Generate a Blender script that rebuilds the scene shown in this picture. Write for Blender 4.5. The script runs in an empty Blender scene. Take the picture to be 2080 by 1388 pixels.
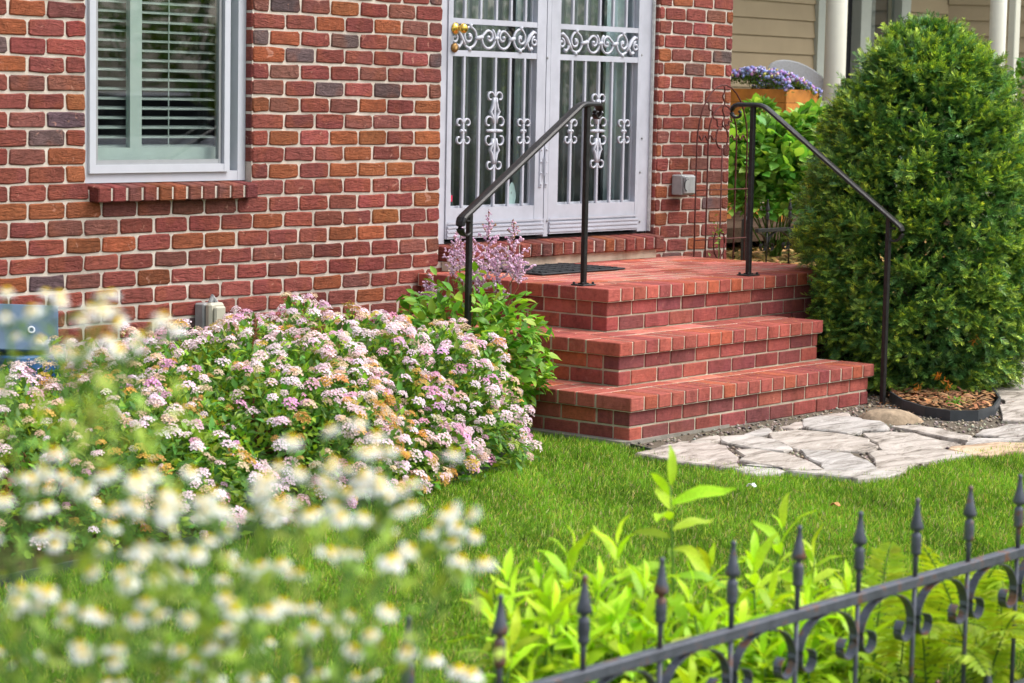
import bpy, math, random
import numpy as np
from mathutils import Vector, Matrix
rng = np.random.default_rng(11)
random.seed(5)
R = math.radians
scene = bpy.context.scene
col = scene.collection

# ------------------------------------------------------------------ camera
CAM = np.array((-6.1675, -7.9399, 1.5119))
CR = np.array((0.644058, -0.764733, 0.019292)); CU = np.array((0.067583, 0.082003, 0.994338)); CF = np.array((0.761985, 0.639108, -0.104498))
FPX = 4757.07
cam = bpy.data.cameras.new('camera'); camo = bpy.data.objects.new('camera', cam); col.objects.link(camo)
camo.matrix_world = Matrix([[CR[i], CU[i], -CF[i], CAM[i]] for i in range(3)] + [[0, 0, 0, 1]])
cam.lens = 82.334; cam.sensor_width = 36; cam.sensor_fit = 'HORIZONTAL'; cam.clip_start = .05; cam.clip_end = 2000
cam.dof.use_dof = True; cam.dof.focus_distance = 11.1; cam.dof.aperture_fstop = 5.6
scene.camera = camo
# ------------------------------------------------------------------ sky, sun, exposure
SUN_EL, SUN_AZ = R(58), R(-152)          # high, soft, from the street side and to the right
world = bpy.data.worlds.new('World'); scene.world = world; world.use_nodes = True
wn = world.node_tree.nodes; wl = world.node_tree.links
sky = wn.new('ShaderNodeTexSky'); sky.sky_type = 'NISHITA'; sky.sun_disc = False
sky.sun_elevation = SUN_EL; sky.sun_rotation = R(150); sky.dust_density = 4; sky.air_density = 1.2; sky.ozone_density = .6
hs = wn.new('ShaderNodeHueSaturation'); hs.inputs['Saturation'].default_value = .45
wl.new(sky.outputs[0], hs.inputs['Color']); wl.new(hs.outputs[0], wn['Background'].inputs[0]); wn['Background'].inputs[1].default_value = .15
sl = bpy.data.lights.new('sun', 'SUN'); sl.energy = 1.0; sl.angle = R(35); sl.color = (1, .96, .91)
so = bpy.data.objects.new('sun', sl); col.objects.link(so)
sd = Vector((.46, -.62, 1.05)).normalized()
so.rotation_euler = sd.to_track_quat('Z', 'Y').to_euler()
sky.sun_elevation = math.asin(sd.z); sky.sun_rotation = math.atan2(sd.x, sd.y)
scene.view_settings.view_transform = 'Standard'; scene.view_settings.look = 'None'
scene.view_settings.exposure = .98; scene.view_settings.gamma = 1
scene.cycles.use_denoising = True
scene.cycles.max_bounces = 8; scene.cycles.transparent_max_bounces = 16; scene.cycles.caustics_reflective = False; scene.cycles.caustics_refractive = False
scene.cycles.sample_clamp_indirect = 6

# ------------------------------------------------------------------ helpers: rays of the survey camera -> real points
def ray(x, y): return CF + CR * (x - 1040) / FPX - CU * (y - 694) / FPX
def PY(x, y, v=0.): d = ray(x, y); return CAM + d * (v - CAM[1]) / d[1]
def PX(x, y, v): d = ray(x, y); return CAM + d * (v - CAM[0]) / d[0]
def PZ(x, y, v=0.): d = ray(x, y); return CAM + d * (v - CAM[2]) / d[2]
def PD(x, y, v): return CAM + ray(x, y) * v
def proj(p):
    d = np.asarray(p, float) - CAM; z = d @ CF
    return 1040 + FPX * (d @ CR) / z, 694 - FPX * (d @ CU) / z, z
def smooth(t): t = min(1, max(0, t)); return t * t * (3 - 2 * t)
def ground_z(x, y): return .46 * smooth((x - 4.9) / 1.3) * smooth((y + 1.1) / 1.0)

# ------------------------------------------------------------------ materials
def nodes(m): return m.node_tree.nodes, m.node_tree.links
def newmat(name, rough=.6, spec=.3, metal=0):
    m = bpy.data.materials.new(name); m.use_nodes = True
    b = m.node_tree.nodes['Principled BSDF']; b.inputs['Roughness'].default_value = rough
    b.inputs['Specular IOR Level'].default_value = spec; b.inputs['Metallic'].default_value = metal
    return m, b
def ramp(n, stops):
    r = n.new('ShaderNodeValToRGB'); e = r.color_ramp.elements
    while len(e) < len(stops): e.new(.5)
    for i, (p, c) in enumerate(stops): e[i].position = p; e[i].color = (*c, 1)
    return r
def noise(n, l, vec, scale, detail=4, rough=.55, dist=0):
    t = n.new('ShaderNodeTexNoise'); t.inputs['Scale'].default_value = scale; t.inputs['Detail'].default_value = detail
    t.inputs['Roughness'].default_value = rough; t.inputs['Distortion'].default_value = dist
    l.new(vec, t.inputs['Vector']); return t
def mixc(n, l, fac, a, b, mode='MIX'):
    m = n.new('ShaderNodeMix'); m.data_type = 'RGBA'; m.blend_type = mode
    for s, v in ((m.inputs[0], fac), (m.inputs[6], a), (m.inputs[7], b)):
        if hasattr(v, 'links') or hasattr(v, 'is_linked'): l.new(v, s)
        else: s.default_value = v if not isinstance(v, tuple) else (*v, 1)
    return m.outputs[2]
def bump(n, l, h, b, strength=.4, dist=.004):
    k = n.new('ShaderNodeBump'); k.inputs['Strength'].default_value = strength; k.inputs['Distance'].default_value = dist
    l.new(h, k.inputs['Height']); l.new(k.outputs[0], b.inputs['Normal'])
def objvec(n, l, rnd=True):
    tc = n.new('ShaderNodeTexCoord'); v = tc.outputs['Object']
    if not rnd: return v
    oi = n.new('ShaderNodeObjectInfo'); mu = n.new('ShaderNodeMath'); mu.operation = 'MULTIPLY'; mu.inputs[1].default_value = 37
    l.new(oi.outputs['Random'], mu.inputs[0]); ad = n.new('ShaderNodeVectorMath'); ad.operation = 'ADD'
    l.new(v, ad.inputs[0]); l.new(mu.outputs[0], ad.inputs[1]); return ad.outputs[0]

def plain(name, c, rough=.5, spec=.3, metal=0, var=.15, scale=14, bmp=0, bscale=90, c2=None):
    m, b = newmat(name, rough, spec, metal); n, l = nodes(m); v = objvec(n, l)
    t = noise(n, l, v, scale, 5, .6)
    lo = tuple(x * (1 - var) for x in c); hi = tuple(min(1, x * (1 + var)) for x in c)
    st = [(.3, lo), (.7, hi)]
    if c2: st = [(.3, lo), (.55, hi), (.63, c2)]
    r = ramp(n, st); l.new(t.outputs[0], r.inputs[0]); l.new(r.outputs[0], b.inputs['Base Color'])
    if bmp: t2 = noise(n, l, v, bscale, 4, .6); bump(n, l, t2.outputs[0], b, bmp)
    return m

def stain(n, l, colr, lo=.74, scale=1.7):
    g = n.new('ShaderNodeNewGeometry'); mp = n.new('ShaderNodeMapping'); mp.inputs['Scale'].default_value = (1.6, 1.6, .8); l.new(g.outputs['Position'], mp.inputs[0])
    t = noise(n, l, mp.outputs[0], scale, 6, .65, .5); r = ramp(n, [(.30, (lo, lo * .98, lo * .95)), (.52, (1, 1, 1)), (.75, (1.08, 1.07, 1.06))]); l.new(t.outputs[0], r.inputs[0])
    return mixc(n, l, 1., colr, r.outputs[0], 'MULTIPLY')
def brick_mat(name, attr, smoothness=0., two=.28):
    """fired clay: the colour comes from the brick itself (object colour or attribute), kiln flashing, specks and drag marks from noise"""
    m, b = newmat(name, .85, .2); n, l = nodes(m); v = objvec(n, l)
    if attr: a = n.new('ShaderNodeAttribute'); a.attribute_name = 'Col'; base = a.outputs['Color']
    else: a = n.new('ShaderNodeObjectInfo'); base = a.outputs['Color']
    big = noise(n, l, v, 7, 2, .5); fl = ramp(n, [(.50, (0, 0, 0)), (.64, (1, 1, 1))]); l.new(big.outputs[0], fl.inputs[0])
    mu = n.new('ShaderNodeMath'); mu.operation = 'MULTIPLY'; mu.inputs[1].default_value = two; l.new(fl.outputs[0], mu.inputs[0])
    c1 = mixc(n, l, mu.outputs[0], base, (.36, .105, .04))
    mid = noise(n, l, v, 38, 6, .7, .6); mr = ramp(n, [(.25, (.50, .48, .48)), (.52, (1, 1, 1)), (.8, (1.35, 1.3, 1.25))]); l.new(mid.outputs[0], mr.inputs[0])
    c2 = mixc(n, l, .85, c1, mr.outputs[0], 'MULTIPLY')
    sp = noise(n, l, v, 26, 3, .5, 1.0); sr = ramp(n, [(.67, (0, 0, 0)), (.73, (1, 1, 1))]); l.new(sp.outputs[0], sr.inputs[0])
    ms = n.new('ShaderNodeMath'); ms.operation = 'MULTIPLY'; ms.inputs[1].default_value = .55 * (1 - smoothness * .8); l.new(sr.outputs[0], ms.inputs[0])
    c3 = mixc(n, l, ms.outputs[0], c2, (.58, .30, .22))
    l.new(stain(n, l, c3, .78 if smoothness < .5 else .70, 1.7 if smoothness < .5 else 5.), b.inputs['Base Color'])
    mp = n.new('ShaderNodeMapping'); mp.inputs['Scale'].default_value = (14, 14, 46); l.new(v, mp.inputs[0])
    dr = noise(n, l, mp.outputs[0], 1.0, 6, .68, 1.3)
    gr = noise(n, l, v, 330, 2, .6); ad = n.new('ShaderNodeMath'); ad.operation = 'MULTIPLY_ADD'; ad.inputs[1].default_value = .22
    l.new(gr.outputs[0], ad.inputs[0]); l.new(dr.outputs[0], ad.inputs[2])
    bump(n, l, ad.outputs[0], b, 1.0 - .72 * smoothness, .020 - .008 * smoothness)
    return m

def leaf_mat(name, c=None, trans=.35, rough=.45, spec=.35, gain=1.0, yellow=(1.25, 1.15, .45)):
    m, b = newmat(name, rough, spec); n, l = nodes(m)
    a = n.new('ShaderNodeAttribute'); a.attribute_name = 'Col'; base = a.outputs['Color']
    if c is not None:
        oi = n.new('ShaderNodeObjectInfo'); base = oi.outputs['Color']
        v = objvec(n, l); t = noise(n, l, v, 30, 3); r = ramp(n, [(.3, (.8, .8, .8)), (.7, (1.2, 1.2, 1.1))]); l.new(t.outputs[0], r.inputs[0])
        base = mixc(n, l, 1., base, r.outputs[0], 'MULTIPLY')
    l.new(base, b.inputs['Base Color'])
    tr = n.new('ShaderNodeBsdfTranslucent'); tc = mixc(n, l, 1., base, yellow, 'MULTIPLY'); l.new(tc, tr.inputs[0])
    mx = n.new('ShaderNodeMixShader'); mx.inputs[0].default_value = trans
    l.new(b.outputs[0], mx.inputs[1]); l.new(tr.outputs[0], mx.inputs[2]); l.new(mx.outputs[0], n['Material Output'].inputs[0])
    return m

M = {}
M['brick'] = brick_mat('wall_brick', False); M['brick_attr'] = brick_mat('wall_brick_far', True)
M['paver'] = brick_mat('smooth_brick', False, .75, .12)
def mortar(name, c):
    m, b = newmat(name, .95, .1); n, l = nodes(m); v = objvec(n, l, False)
    t = noise(n, l, v, 9, 6, .7); r = ramp(n, [(.25, tuple(x * .72 for x in c)), (.5, c), (.75, tuple(min(1, x * 1.12) for x in c))]); l.new(t.outputs[0], r.inputs[0])
    l.new(stain(n, l, r.outputs[0], .66, 2.6), b.inputs['Base Color']); g = noise(n, l, v, 240, 4, .7); bump(n, l, g.outputs[0], b, .8, .006); return m
M['mortar'] = mortar('mortar', (.66, .585, .51)); M['mortar_step'] = mortar('step_mortar', (.56, .49, .38)); M['concrete'] = mortar('concrete', (.30, .28, .24))
M['white'] = plain('white_paint', (.45, .465, .53), .35, .4, var=.10, scale=7, bmp=.05)
M['vinyl'] = plain('white_vinyl', (.49, .51, .565), .3, .4, var=.03)
M['caulk'] = plain('caulk', (.62, .62, .60), .8, .2, var=.2, scale=40, bmp=.6)
M['sash'] = plain('pale_green_sash', (.42, .50, .47), .5, .3, var=.06)
M['slat'] = plain('blind_slat', (.66, .69, .68), .45, .3, var=.04)
M['screen'] = plain('grey_trim', (.30, .31, .32), .5, .3, var=.05)
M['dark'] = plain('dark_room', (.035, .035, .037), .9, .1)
M['curtain'] = plain('curtain', (.60, .68, .72), .9, .1, var=.06, scale=6)
M['iron'] = plain('black_iron', (.022, .021, .022), .38, .5, .35, var=.4, scale=50, bmp=.35, bscale=120)
M['fence_iron'] = plain('fence_iron', (.075, .083, .105), .42, .5, .3, var=.3, scale=16, bmp=.25, c2=(.17, .080, .048))
M['rust'] = plain('rusty_wire', (.10, .030, .026), .7, .3, .2, var=.4, scale=60, bmp=.3)
M['brass'] = plain('brass', (.75, .50, .10), .22, .5, 1., var=.1)
M['oldbrass'] = plain('dull_brass', (.30, .17, .06), .4, .5, .8, var=.3, scale=60)
M['rubber'] = plain('black_rubber', (.028, .030, .033), .75, .3, var=.3, scale=60, bmp=.5)
M['greybox'] = plain('weathered_grey', (.33, .34, .34), .55, .3, var=.2, scale=20, bmp=.2)
M['beigebox'] = plain('beige_plastic', (.47, .45, .36), .5, .3, var=.12)
M['bluebox'] = plain('blue_grey_panel', (.085, .14, .21), .5, .4, var=.15, scale=8)
M['blue'] = plain('blue_plastic', (.03, .12, .34), .5, .4)
M['whiteprint'] = plain('white_print', (.62, .66, .70), .6, .2)
M['pink'] = plain('red_sticker', (.62, .03, .09), .5, .3); M['blacksticker'] = plain('dark_sticker', (.03, .05, .05), .5, .3)
M['tealsticker'] = plain('pale_teal_sticker', (.30, .44, .42), .5, .3)
M['siding'] = plain('tan_siding', (.38, .30, .19), .65, .25, var=.06, scale=3, bmp=.1)
M['column'] = plain('cream_column', (.62, .61, .52), .45, .35, var=.03)
M['trim'] = plain('grey_trim_paint', (.46, .49, .44), .5, .3, var=.04)
M['cedar'] = plain('cedar', (.52, .20, .035), .5, .35, var=.25, scale=9, bmp=.2)
M['wicker'] = plain('white_wicker', (.60, .62, .64), .6, .3, var=.12, scale=70, bmp=.6)
M['edging'] = plain('black_edging', (.040, .046, .052), .5, .4, var=.25, scale=12, bmp=.2)
M['boulder'] = plain('tan_boulder', (.33, .25, .17), .9, .2, var=.35, scale=30, bmp=.9, bscale=70)
M['bark'] = plain('bark', (.085, .055, .038), .9, .1, var=.4, scale=40, bmp=.8)
M['stemred'] = plain('brown_stem', (.17, .07, .03), .7, .2, var=.3)
M['stemgreen'] = plain('green_stem', (.10, .20, .035), .6, .2, var=.2)
M['drybrown'] = plain('dry_leaf', (.42, .22, .09), .8, .1, var=.3, scale=60)
M['paper'] = plain('white_petal', (.80, .80, .78), .7, .1)
def stone_mat():
    m, b = newmat('limestone', .9, .15); n, l = nodes(m); v = objvec(n, l)
    mp = n.new('ShaderNodeMapping'); mp.inputs['Scale'].default_value = (3, 9, 9); mp.inputs['Rotation'].default_value = (0, 0, -.5); l.new(v, mp.inputs[0])
    t = noise(n, l, mp.outputs[0], 1.6, 7, .7, .8); oi = n.new('ShaderNodeObjectInfo')
    r = ramp(n, [(.32, (.20, .18, .16)), (.43, (.66, .62, .57)), (.55, (.96, .92, .88)), (.75, (1.12, 1.08, 1.04))]); l.new(t.outputs[0], r.inputs[0])
    c = mixc(n, l, 1., oi.outputs['Color'], r.outputs[0], 'MULTIPLY')
    d = noise(n, l, v, 45, 4, .6); dr = ramp(n, [(.66, (0, 0, 0)), (.72, (1, 1, 1))]); l.new(d.outputs[0], dr.inputs[0])
    mu = n.new('ShaderNodeMath'); mu.operation = 'MULTIPLY'; mu.inputs[1].default_value = .6; l.new(dr.outputs[0], mu.inputs[0])
    l.new(mixc(n, l, mu.outputs[0], c, (.16, .13, .11)), b.inputs['Base Color']); bump(n, l, t.outputs[0], b, .9, .02); return m
M['stone'] = stone_mat()
def soil(name, a, c, scale):
    m, b = newmat(name, .95, .1); n, l = nodes(m); v = objvec(n, l, False); t = noise(n, l, v, scale, 8, .75)
    r = ramp(n, [(.3, a), (.7, c)]); l.new(t.outputs[0], r.inputs[0]); l.new(r.outputs[0], b.inputs['Base Color']); bump(n, l, t.outputs[0], b, .9, .02); return m
M['soil'] = soil('soil', (.035, .022, .013), (.12, .075, .045), 40)
M['turf'] = soil('turf', (.06, .10, .015), (.13, .20, .03), 30)
M['gravelbase'] = soil('gravel_base', (.10, .085, .065), (.28, .235, .18), 60)
M['ground'] = soil('ground', (.045, .07, .018), (.10, .12, .035), 3)
M['pavement'] = soil('pavement', (.30, .29, .27), (.42, .41, .38), 6); M['asphalt'] = soil('asphalt', (.035, .035, .036), (.07, .07, .07), 30)
M['chip'] = leaf_mat('wood_chips', trans=0., rough=.8); M['pebble'] = leaf_mat('grey_gravel', trans=0., rough=.85, spec=.2)
M['leaf'] = leaf_mat('leaf', trans=.34); M['leafobj'] = leaf_mat('leaf_single', c=True, trans=.42)
M['needle'] = leaf_mat('yew_needle', trans=.18, rough=.38, spec=.45); M['grass'] = leaf_mat('grass_blade', trans=.3, rough=.5, spec=.3, yellow=(1.2, 1.1, .5))
M['flower'] = leaf_mat('petals', trans=.25, rough=.8, spec=.1, yellow=(1.05, 1, 1)); M['flowerobj'] = leaf_mat('petals_single', c=True, trans=.25, rough=.8, spec=.1, yellow=(1.05, 1, 1.02))
M['petal'] = leaf_mat('white_petals', c=True, trans=.3, rough=.7, spec=.1, yellow=(1., 1., 1.02)); M['disc'] = plain('yellow_disc', (.86, .60, .02), .8, .1, var=.12, scale=300, bmp=.4)
def glass_mat(name, tint, refl=1.7, base=.0):
    m = bpy.data.materials.new(name); m.use_nodes = True; n, l = nodes(m); n.remove(n['Principled BSDF'])
    tr = n.new('ShaderNodeBsdfTransparent'); tr.inputs[0].default_value = (*tint, 1); gl = n.new('ShaderNodeBsdfGlossy'); gl.inputs['Roughness'].default_value = .015
    fr = n.new('ShaderNodeFresnel'); fr.inputs[0].default_value = 1.5; mu = n.new('ShaderNodeMath'); mu.operation = 'MULTIPLY_ADD'; mu.inputs[1].default_value = refl; mu.inputs[2].default_value = base; mu.use_clamp = True
    ge = n.new('ShaderNodeNewGeometry'); fb = n.new('ShaderNodeMath'); fb.operation = 'SUBTRACT'; fb.inputs[0].default_value = 1; l.new(ge.outputs['Backfacing'], fb.inputs[1]); fm = n.new('ShaderNodeMath'); fm.operation = 'MULTIPLY'; l.new(fr.outputs[0], fm.inputs[0]); l.new(fb.outputs[0], fm.inputs[1]); l.new(fm.outputs[0], mu.inputs[0]); mx = n.new('ShaderNodeMixShader'); l.new(mu.outputs[0], mx.inputs[0]); l.new(tr.outputs[0], mx.inputs[1]); l.new(gl.outputs[0], mx.inputs[2]); l.new(mx.outputs[0], n['Material Output'].inputs[0]); return m
M['glass'] = glass_mat('pane_glass', (.90, .94, .93), 3.0); M['glass2'] = glass_mat('window_glass', (.93, .955, .945), 2.2)

# ------------------------------------------------------------------ mesh helpers
def tag(o, label=None, category=None, group=None, kind=None):
    for k, v in (('label', label), ('category', category), ('group', group), ('kind', kind)):
        if v: o[k] = v
    return o
def empty(name, loc=(0, 0, 0), **k):
    o = bpy.data.objects.new(name, None); o.location = [float(x) for x in loc]; o.empty_display_size = .1; col.objects.link(o); return tag(o, **k)
def link(name, me, mat=None, parent=None, loc=None, color=None, **k):
    o = bpy.data.objects.new(name, me); col.objects.link(o)
    if mat is not None and not me.materials: me.materials.append(mat)
    if parent is not None:
        o.parent = parent
        w = world_loc(parent); o.matrix_parent_inverse = Matrix.Translation((-w[0], -w[1], -w[2]))
    if loc is not None: o.location = [float(x) for x in loc]
    if color is not None: o.color = (*[float(c) for c in color], 1)
    return tag(o, **k)
def world_loc(o):
    w = Vector(o.location)          # every object's location is kept in world terms (parent inverse cancels the parent's)
    return w
class MB:
    def __init__(s): s.v = []; s.f = []; s.m = []
    def add(s, v, f, mi=0):
        o = len(s.v); s.v += [tuple(map(float, p)) for p in v]; s.f += [tuple(i + o for i in q) for q in f]; s.m += [mi] * len(f); return s
    def box(s, a, b, mi=0, bev=0.):
        (x0, y0, z0), (x1, y1, z1) = a, b
        if bev:
            e = bev; v = []; 
            for z, i in ((z0, e), (z0 + e, 0), (z1 - e, 0), (z1, e)):
                v += [(x0 + i, y0 + e, z), (x0 + e, y0 + i, z), (x1 - e, y0 + i, z), (x1 - i, y0 + e, z), (x1 - i, y1 - e, z), (x1 - e, y1 - i, z), (x0 + e, y1 - i, z), (x0 + i, y1 - e, z)]
            f = [tuple(range(7, -1, -1)), tuple(range(24, 32))]
            for k in range(3):
                for i in range(8): f.append((k * 8 + i, k * 8 + (i + 1) % 8, k * 8 + 8 + (i + 1) % 8, k * 8 + 8 + i))
            return s.add(v, f, mi)
        v = [(x, y, z) for z in (z0, z1) for x, y in ((x0, y0), (x1, y0), (x1, y1), (x0, y1))]
        return s.add(v, [(3, 2, 1, 0), (4, 5, 6, 7), (0, 1, 5, 4), (1, 2, 6, 5), (2, 3, 7, 6), (3, 0, 4, 7)], mi)
    def tube(s, pts, r, n=6, mi=0, prof=None, up=(0, 0, 1), cap=True):
        """sweep a circle (or a flat profile [(a,b)...] in side/up axes) along pts"""
        pts = [Vector(p) for p in pts]; N = len(pts); rs = r if hasattr(r, '__len__') else [r] * N; v = []; f = []
        up = Vector(up); last = None
        for i, p in enumerate(pts):
            t = (pts[min(i + 1, N - 1)] - pts[max(i - 1, 0)])
            t = t.normalized() if t.length > 1e-9 else Vector((0, 0, 1))
            side = t.cross(up)
            if side.length < .05: side = last.copy() if last is not None else t.cross(Vector((.3, .9, .1)))
            if last is not None and side.dot(last) < 0 and prof is None: side = -side
            side.normalize(); last = side; w = side.cross(t)
            pr = prof or [(math.cos(2 * math.pi * k / n), math.sin(2 * math.pi * k / n)) for k in range(n)]
            for a, b in pr: v.append(p + side * a * rs[i] + w * b * rs[i])
        n = len(prof) if prof else n
        for i in range(N - 1):
            for k in range(n): f.append((i * n + k, i * n + (k + 1) % n, (i + 1) * n + (k + 1) % n, (i + 1) * n + k))
        if cap: f += [tuple(range(n - 1, -1, -1)), tuple(range((N - 1) * n, N * n))]
        return s.add(v, f, mi)
    def lathe(s, prof, c, n=10, mi=0, axis='z'):
        v = []; f = []
        for r, z in prof:
            for k in range(n):
                a = 2 * math.pi * k / n
                q = (r * math.cos(a), r * math.sin(a), z)
                if axis == 'y': q = (q[0], q[2], q[1])
                v.append((c[0] + q[0], c[1] + q[1], c[2] + q[2]))
        for i in range(len(prof) - 1):
            for k in range(n): f.append((i * n + k, i * n + (k + 1) % n, (i + 1) * n + (k + 1) % n, (i + 1) * n + k))
        f += [tuple(range(n - 1, -1, -1)), tuple(range((len(prof) - 1) * n, len(prof) * n))]
        return s.add(v, f, mi)
    def mesh(s, name, mats=(), smooth_=False):
        me = bpy.data.meshes.new(name); me.from_pydata(s.v, [], s.f); me.update()
        for m in mats: me.materials.append(m)
        if len(mats) > 1: me.polygons.foreach_set('material_index', s.m)
        if smooth_: me.polygons.foreach_set('use_smooth', [True] * len(s.f))
        return me
    def build(s, name, mat, parent=None, smooth_=False, color=None, **k):
        mats = mat if isinstance(mat, (list, tuple)) else [mat]
        return link(name, s.mesh(name, mats, smooth_), None, parent, color=color, **k)

def norm(v): return v / np.maximum(np.linalg.norm(v, axis=-1, keepdims=True), 1e-9)
def frames(d, up):
    x = norm(np.asarray(d, float)); y = norm(np.cross(up, x)); z = np.cross(x, y); return np.stack([x, y, z], -1)
def batch(name, tv, tf, Rm, T, S, C, mat, parent=None, tcol=None, smooth_=False, **k):
    tv = np.asarray(tv, float); N = len(T); n = len(tv); S = np.asarray(S, float)
    if S.ndim == 1: S = S[:, None] * np.ones(3)
    v = np.einsum('nij,nkj->nki', Rm, tv[None] * S[:, None, :]) + np.asarray(T)[:, None, :]
    lv = np.array([i for f in tf for i in f], np.int64); ls = np.array([len(f) for f in tf]); st = np.concatenate([[0], np.cumsum(ls)[:-1]])
    L = (lv[None] + (np.arange(N) * n)[:, None]).ravel(); ST = (st[None] + (np.arange(N) * len(lv))[:, None]).ravel()
    me = bpy.data.meshes.new(name); me.vertices.add(N * n); me.vertices.foreach_set('co', v.ravel().astype(np.float32))
    me.loops.add(len(L)); me.loops.foreach_set('vertex_index', L.astype(np.int32)); me.polygons.add(len(ST)); me.polygons.foreach_set('loop_start', ST.astype(np.int32))
    if smooth_: me.polygons.foreach_set('use_smooth', np.ones(len(ST), bool))
    me.update(calc_edges=True)
    c = np.ones((N, n, 4), np.float32); c[..., :3] = np.asarray(C)[:, None, :]
    if tcol is not None: c[..., :3] *= np.asarray(tcol)[None]
    at = me.color_attributes.new('Col', 'FLOAT_COLOR', 'POINT'); at.data.foreach_set('color', c.ravel())
    return link(name, me, mat, parent, **k)
LEAF_V = [(0, 0, 0), (.42, .5, .07), (.42, 0, 0), (.42, -.5, .07), (1, 0, -.10)]; LEAF_F = [(0, 2, 1), (0, 3, 2), (1, 2, 4), (2, 3, 4)]
OVATE_V = [(0, 0, 0), (.22, .36, .06), (.50, .50, .06), (.80, .27, .0), (1, 0, -.12), (.80, -.27, .0), (.50, -.50, .06), (.22, -.36, .06), (.25, 0, .0), (.52, 0, -.01), (.80, 0, -.05)]
OVATE_F = [(0, 8, 1), (8, 9, 2, 1), (9, 10, 3, 2), (10, 4, 3), (0, 7, 8), (8, 7, 6, 9), (9, 6, 5, 10), (10, 5, 4)]
NEEDLE_V = [(0, .5, 0), (0, -.5, 0), (.7, -.5, .02), (1, 0, -.02), (.7, .5, .02)]; NEEDLE_F = [(0, 1, 2, 3, 4)]
def jit(c, n, s=.15, g=.1):
    c = np.asarray(c, float); return np.clip(c * (1 + rng.normal(0, s, (n, 1))) * (1 + rng.normal(0, g, (n, 3))), 0, 1)
def inpoly(x, y, poly):
    p = np.asarray(poly); r = np.zeros(np.shape(x), bool); j = len(p) - 1
    for i in range(len(p)):
        c = ((p[i, 1] > y) != (p[j, 1] > y)) & (x < (p[j, 0] - p[i, 0]) * (y - p[i, 1]) / (p[j, 1] - p[i, 1] + 1e-12) + p[i, 0]); r ^= c; j = i
    return r
def slab(name, poly, z0, z1, mat, parent=None, bev=0, jitter=0, color=None, **k):
    n = len(poly); c = np.mean(poly, 0); mb = MB(); v = []
    rings = [(z0, 0), (z1, 0)] if not bev else [(z0, 0), (z1 - bev, 0), (z1, bev)]
    for z, ins in rings:
        for i, (x, y) in enumerate(poly):
            d = np.array((x, y)) - c; L = np.linalg.norm(d); q = c + d * (1 - ins / max(L, 1e-6)); v.append((q[0], q[1], z))
    f = [tuple(range(n - 1, -1, -1)), tuple(range((len(rings) - 1) * n, len(rings) * n))]
    for r_ in range(len(rings) - 1):
        for i in range(n): f.append((r_ * n + i, r_ * n + (i + 1) % n, r_ * n + n + (i + 1) % n, r_ * n + n + i))
    return mb.add(v, f).build(name, mat, parent, color=color, **k)

# ================================================================== SETTING
PI_ = math.pi
def grid_sheet(name, xs, ys, zf, mat, **k):
    v = [(x, y, zf(x, y)) for y in ys for x in xs]; nx = len(xs)
    f = [(j * nx + i, j * nx + i + 1, (j + 1) * nx + i + 1, (j + 1) * nx + i) for j in range(len(ys) - 1) for i in range(nx - 1)]
    return MB().add(v, f).build(name, mat, None, True, **k)
gx = [-400, -120, -40, -15] + list(np.linspace(-8, 16, 49)) + [25, 60, 150, 400]; gy = [-400, -120, -40, -15] + list(np.linspace(-8, 12, 41)) + [25, 60, 150, 400]
grid_sheet('ground', gx, gy, lambda x, y: ground_z(x, y) - .03, M['ground'], kind='structure')
MB().box((-60, -9.9, -.03), (60, -7.2, -.012)).build('pavement', M['pavement'], kind='structure')
MB().box((-60, -10.1, -.12), (60, -9.9, .0)).build('kerb', M['concrete'], kind='structure')
MB().box((-60, -19, -.028), (60, -10.1, -.02)).build('road', M['asphalt'], kind='structure')
LAWN = [(-7, -5.05), (-7, -2.3), (-1.39, -2.24), (-.66, -2.19), (.2, -2.05), (.94, -1.87), (1.4, -1.62), (1.72, -1.33), (1.90, -1.31), (1.90, -1.88), (1.79, -2.15), (1.73, -2.4), (1.78, -2.62), (1.90, -2.86), (2.07, -3.02), (2.4, -3.05), (2.78, -2.98), (3.26, -3.03), (4.5, -3.15), (8, -3.4), (8, -5.05)]
slab('lawn', LAWN, -.03, -.004, M['turf'], kind='structure')
BED = [(-7, -2.25), (-1.39, -2.19), (-.66, -2.14), (.2, -2.0), (.94, -1.82), (1.4, -1.57), (1.72, -1.29), (1.93, -1.27), (1.93, .0), (-7, .0)]
slab('planting_bed', BED, -.03, .012, M['soil'], kind='structure')
PATH = [(1.90, -1.80), (1.80, -2.15), (1.745, -2.4), (1.79, -2.61), (1.91, -2.84), (2.08, -3.0), (2.4, -3.03), (2.78, -2.96), (3.26, -3.01), (4.5, -3.13), (8, -3.38), (8, -1.2), (4.75, -1.2), (4.0, -1.70), (4.0, -1.80)]
path = slab('path', PATH, -.03, .0, M['gravelbase'], kind='structure')
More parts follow.
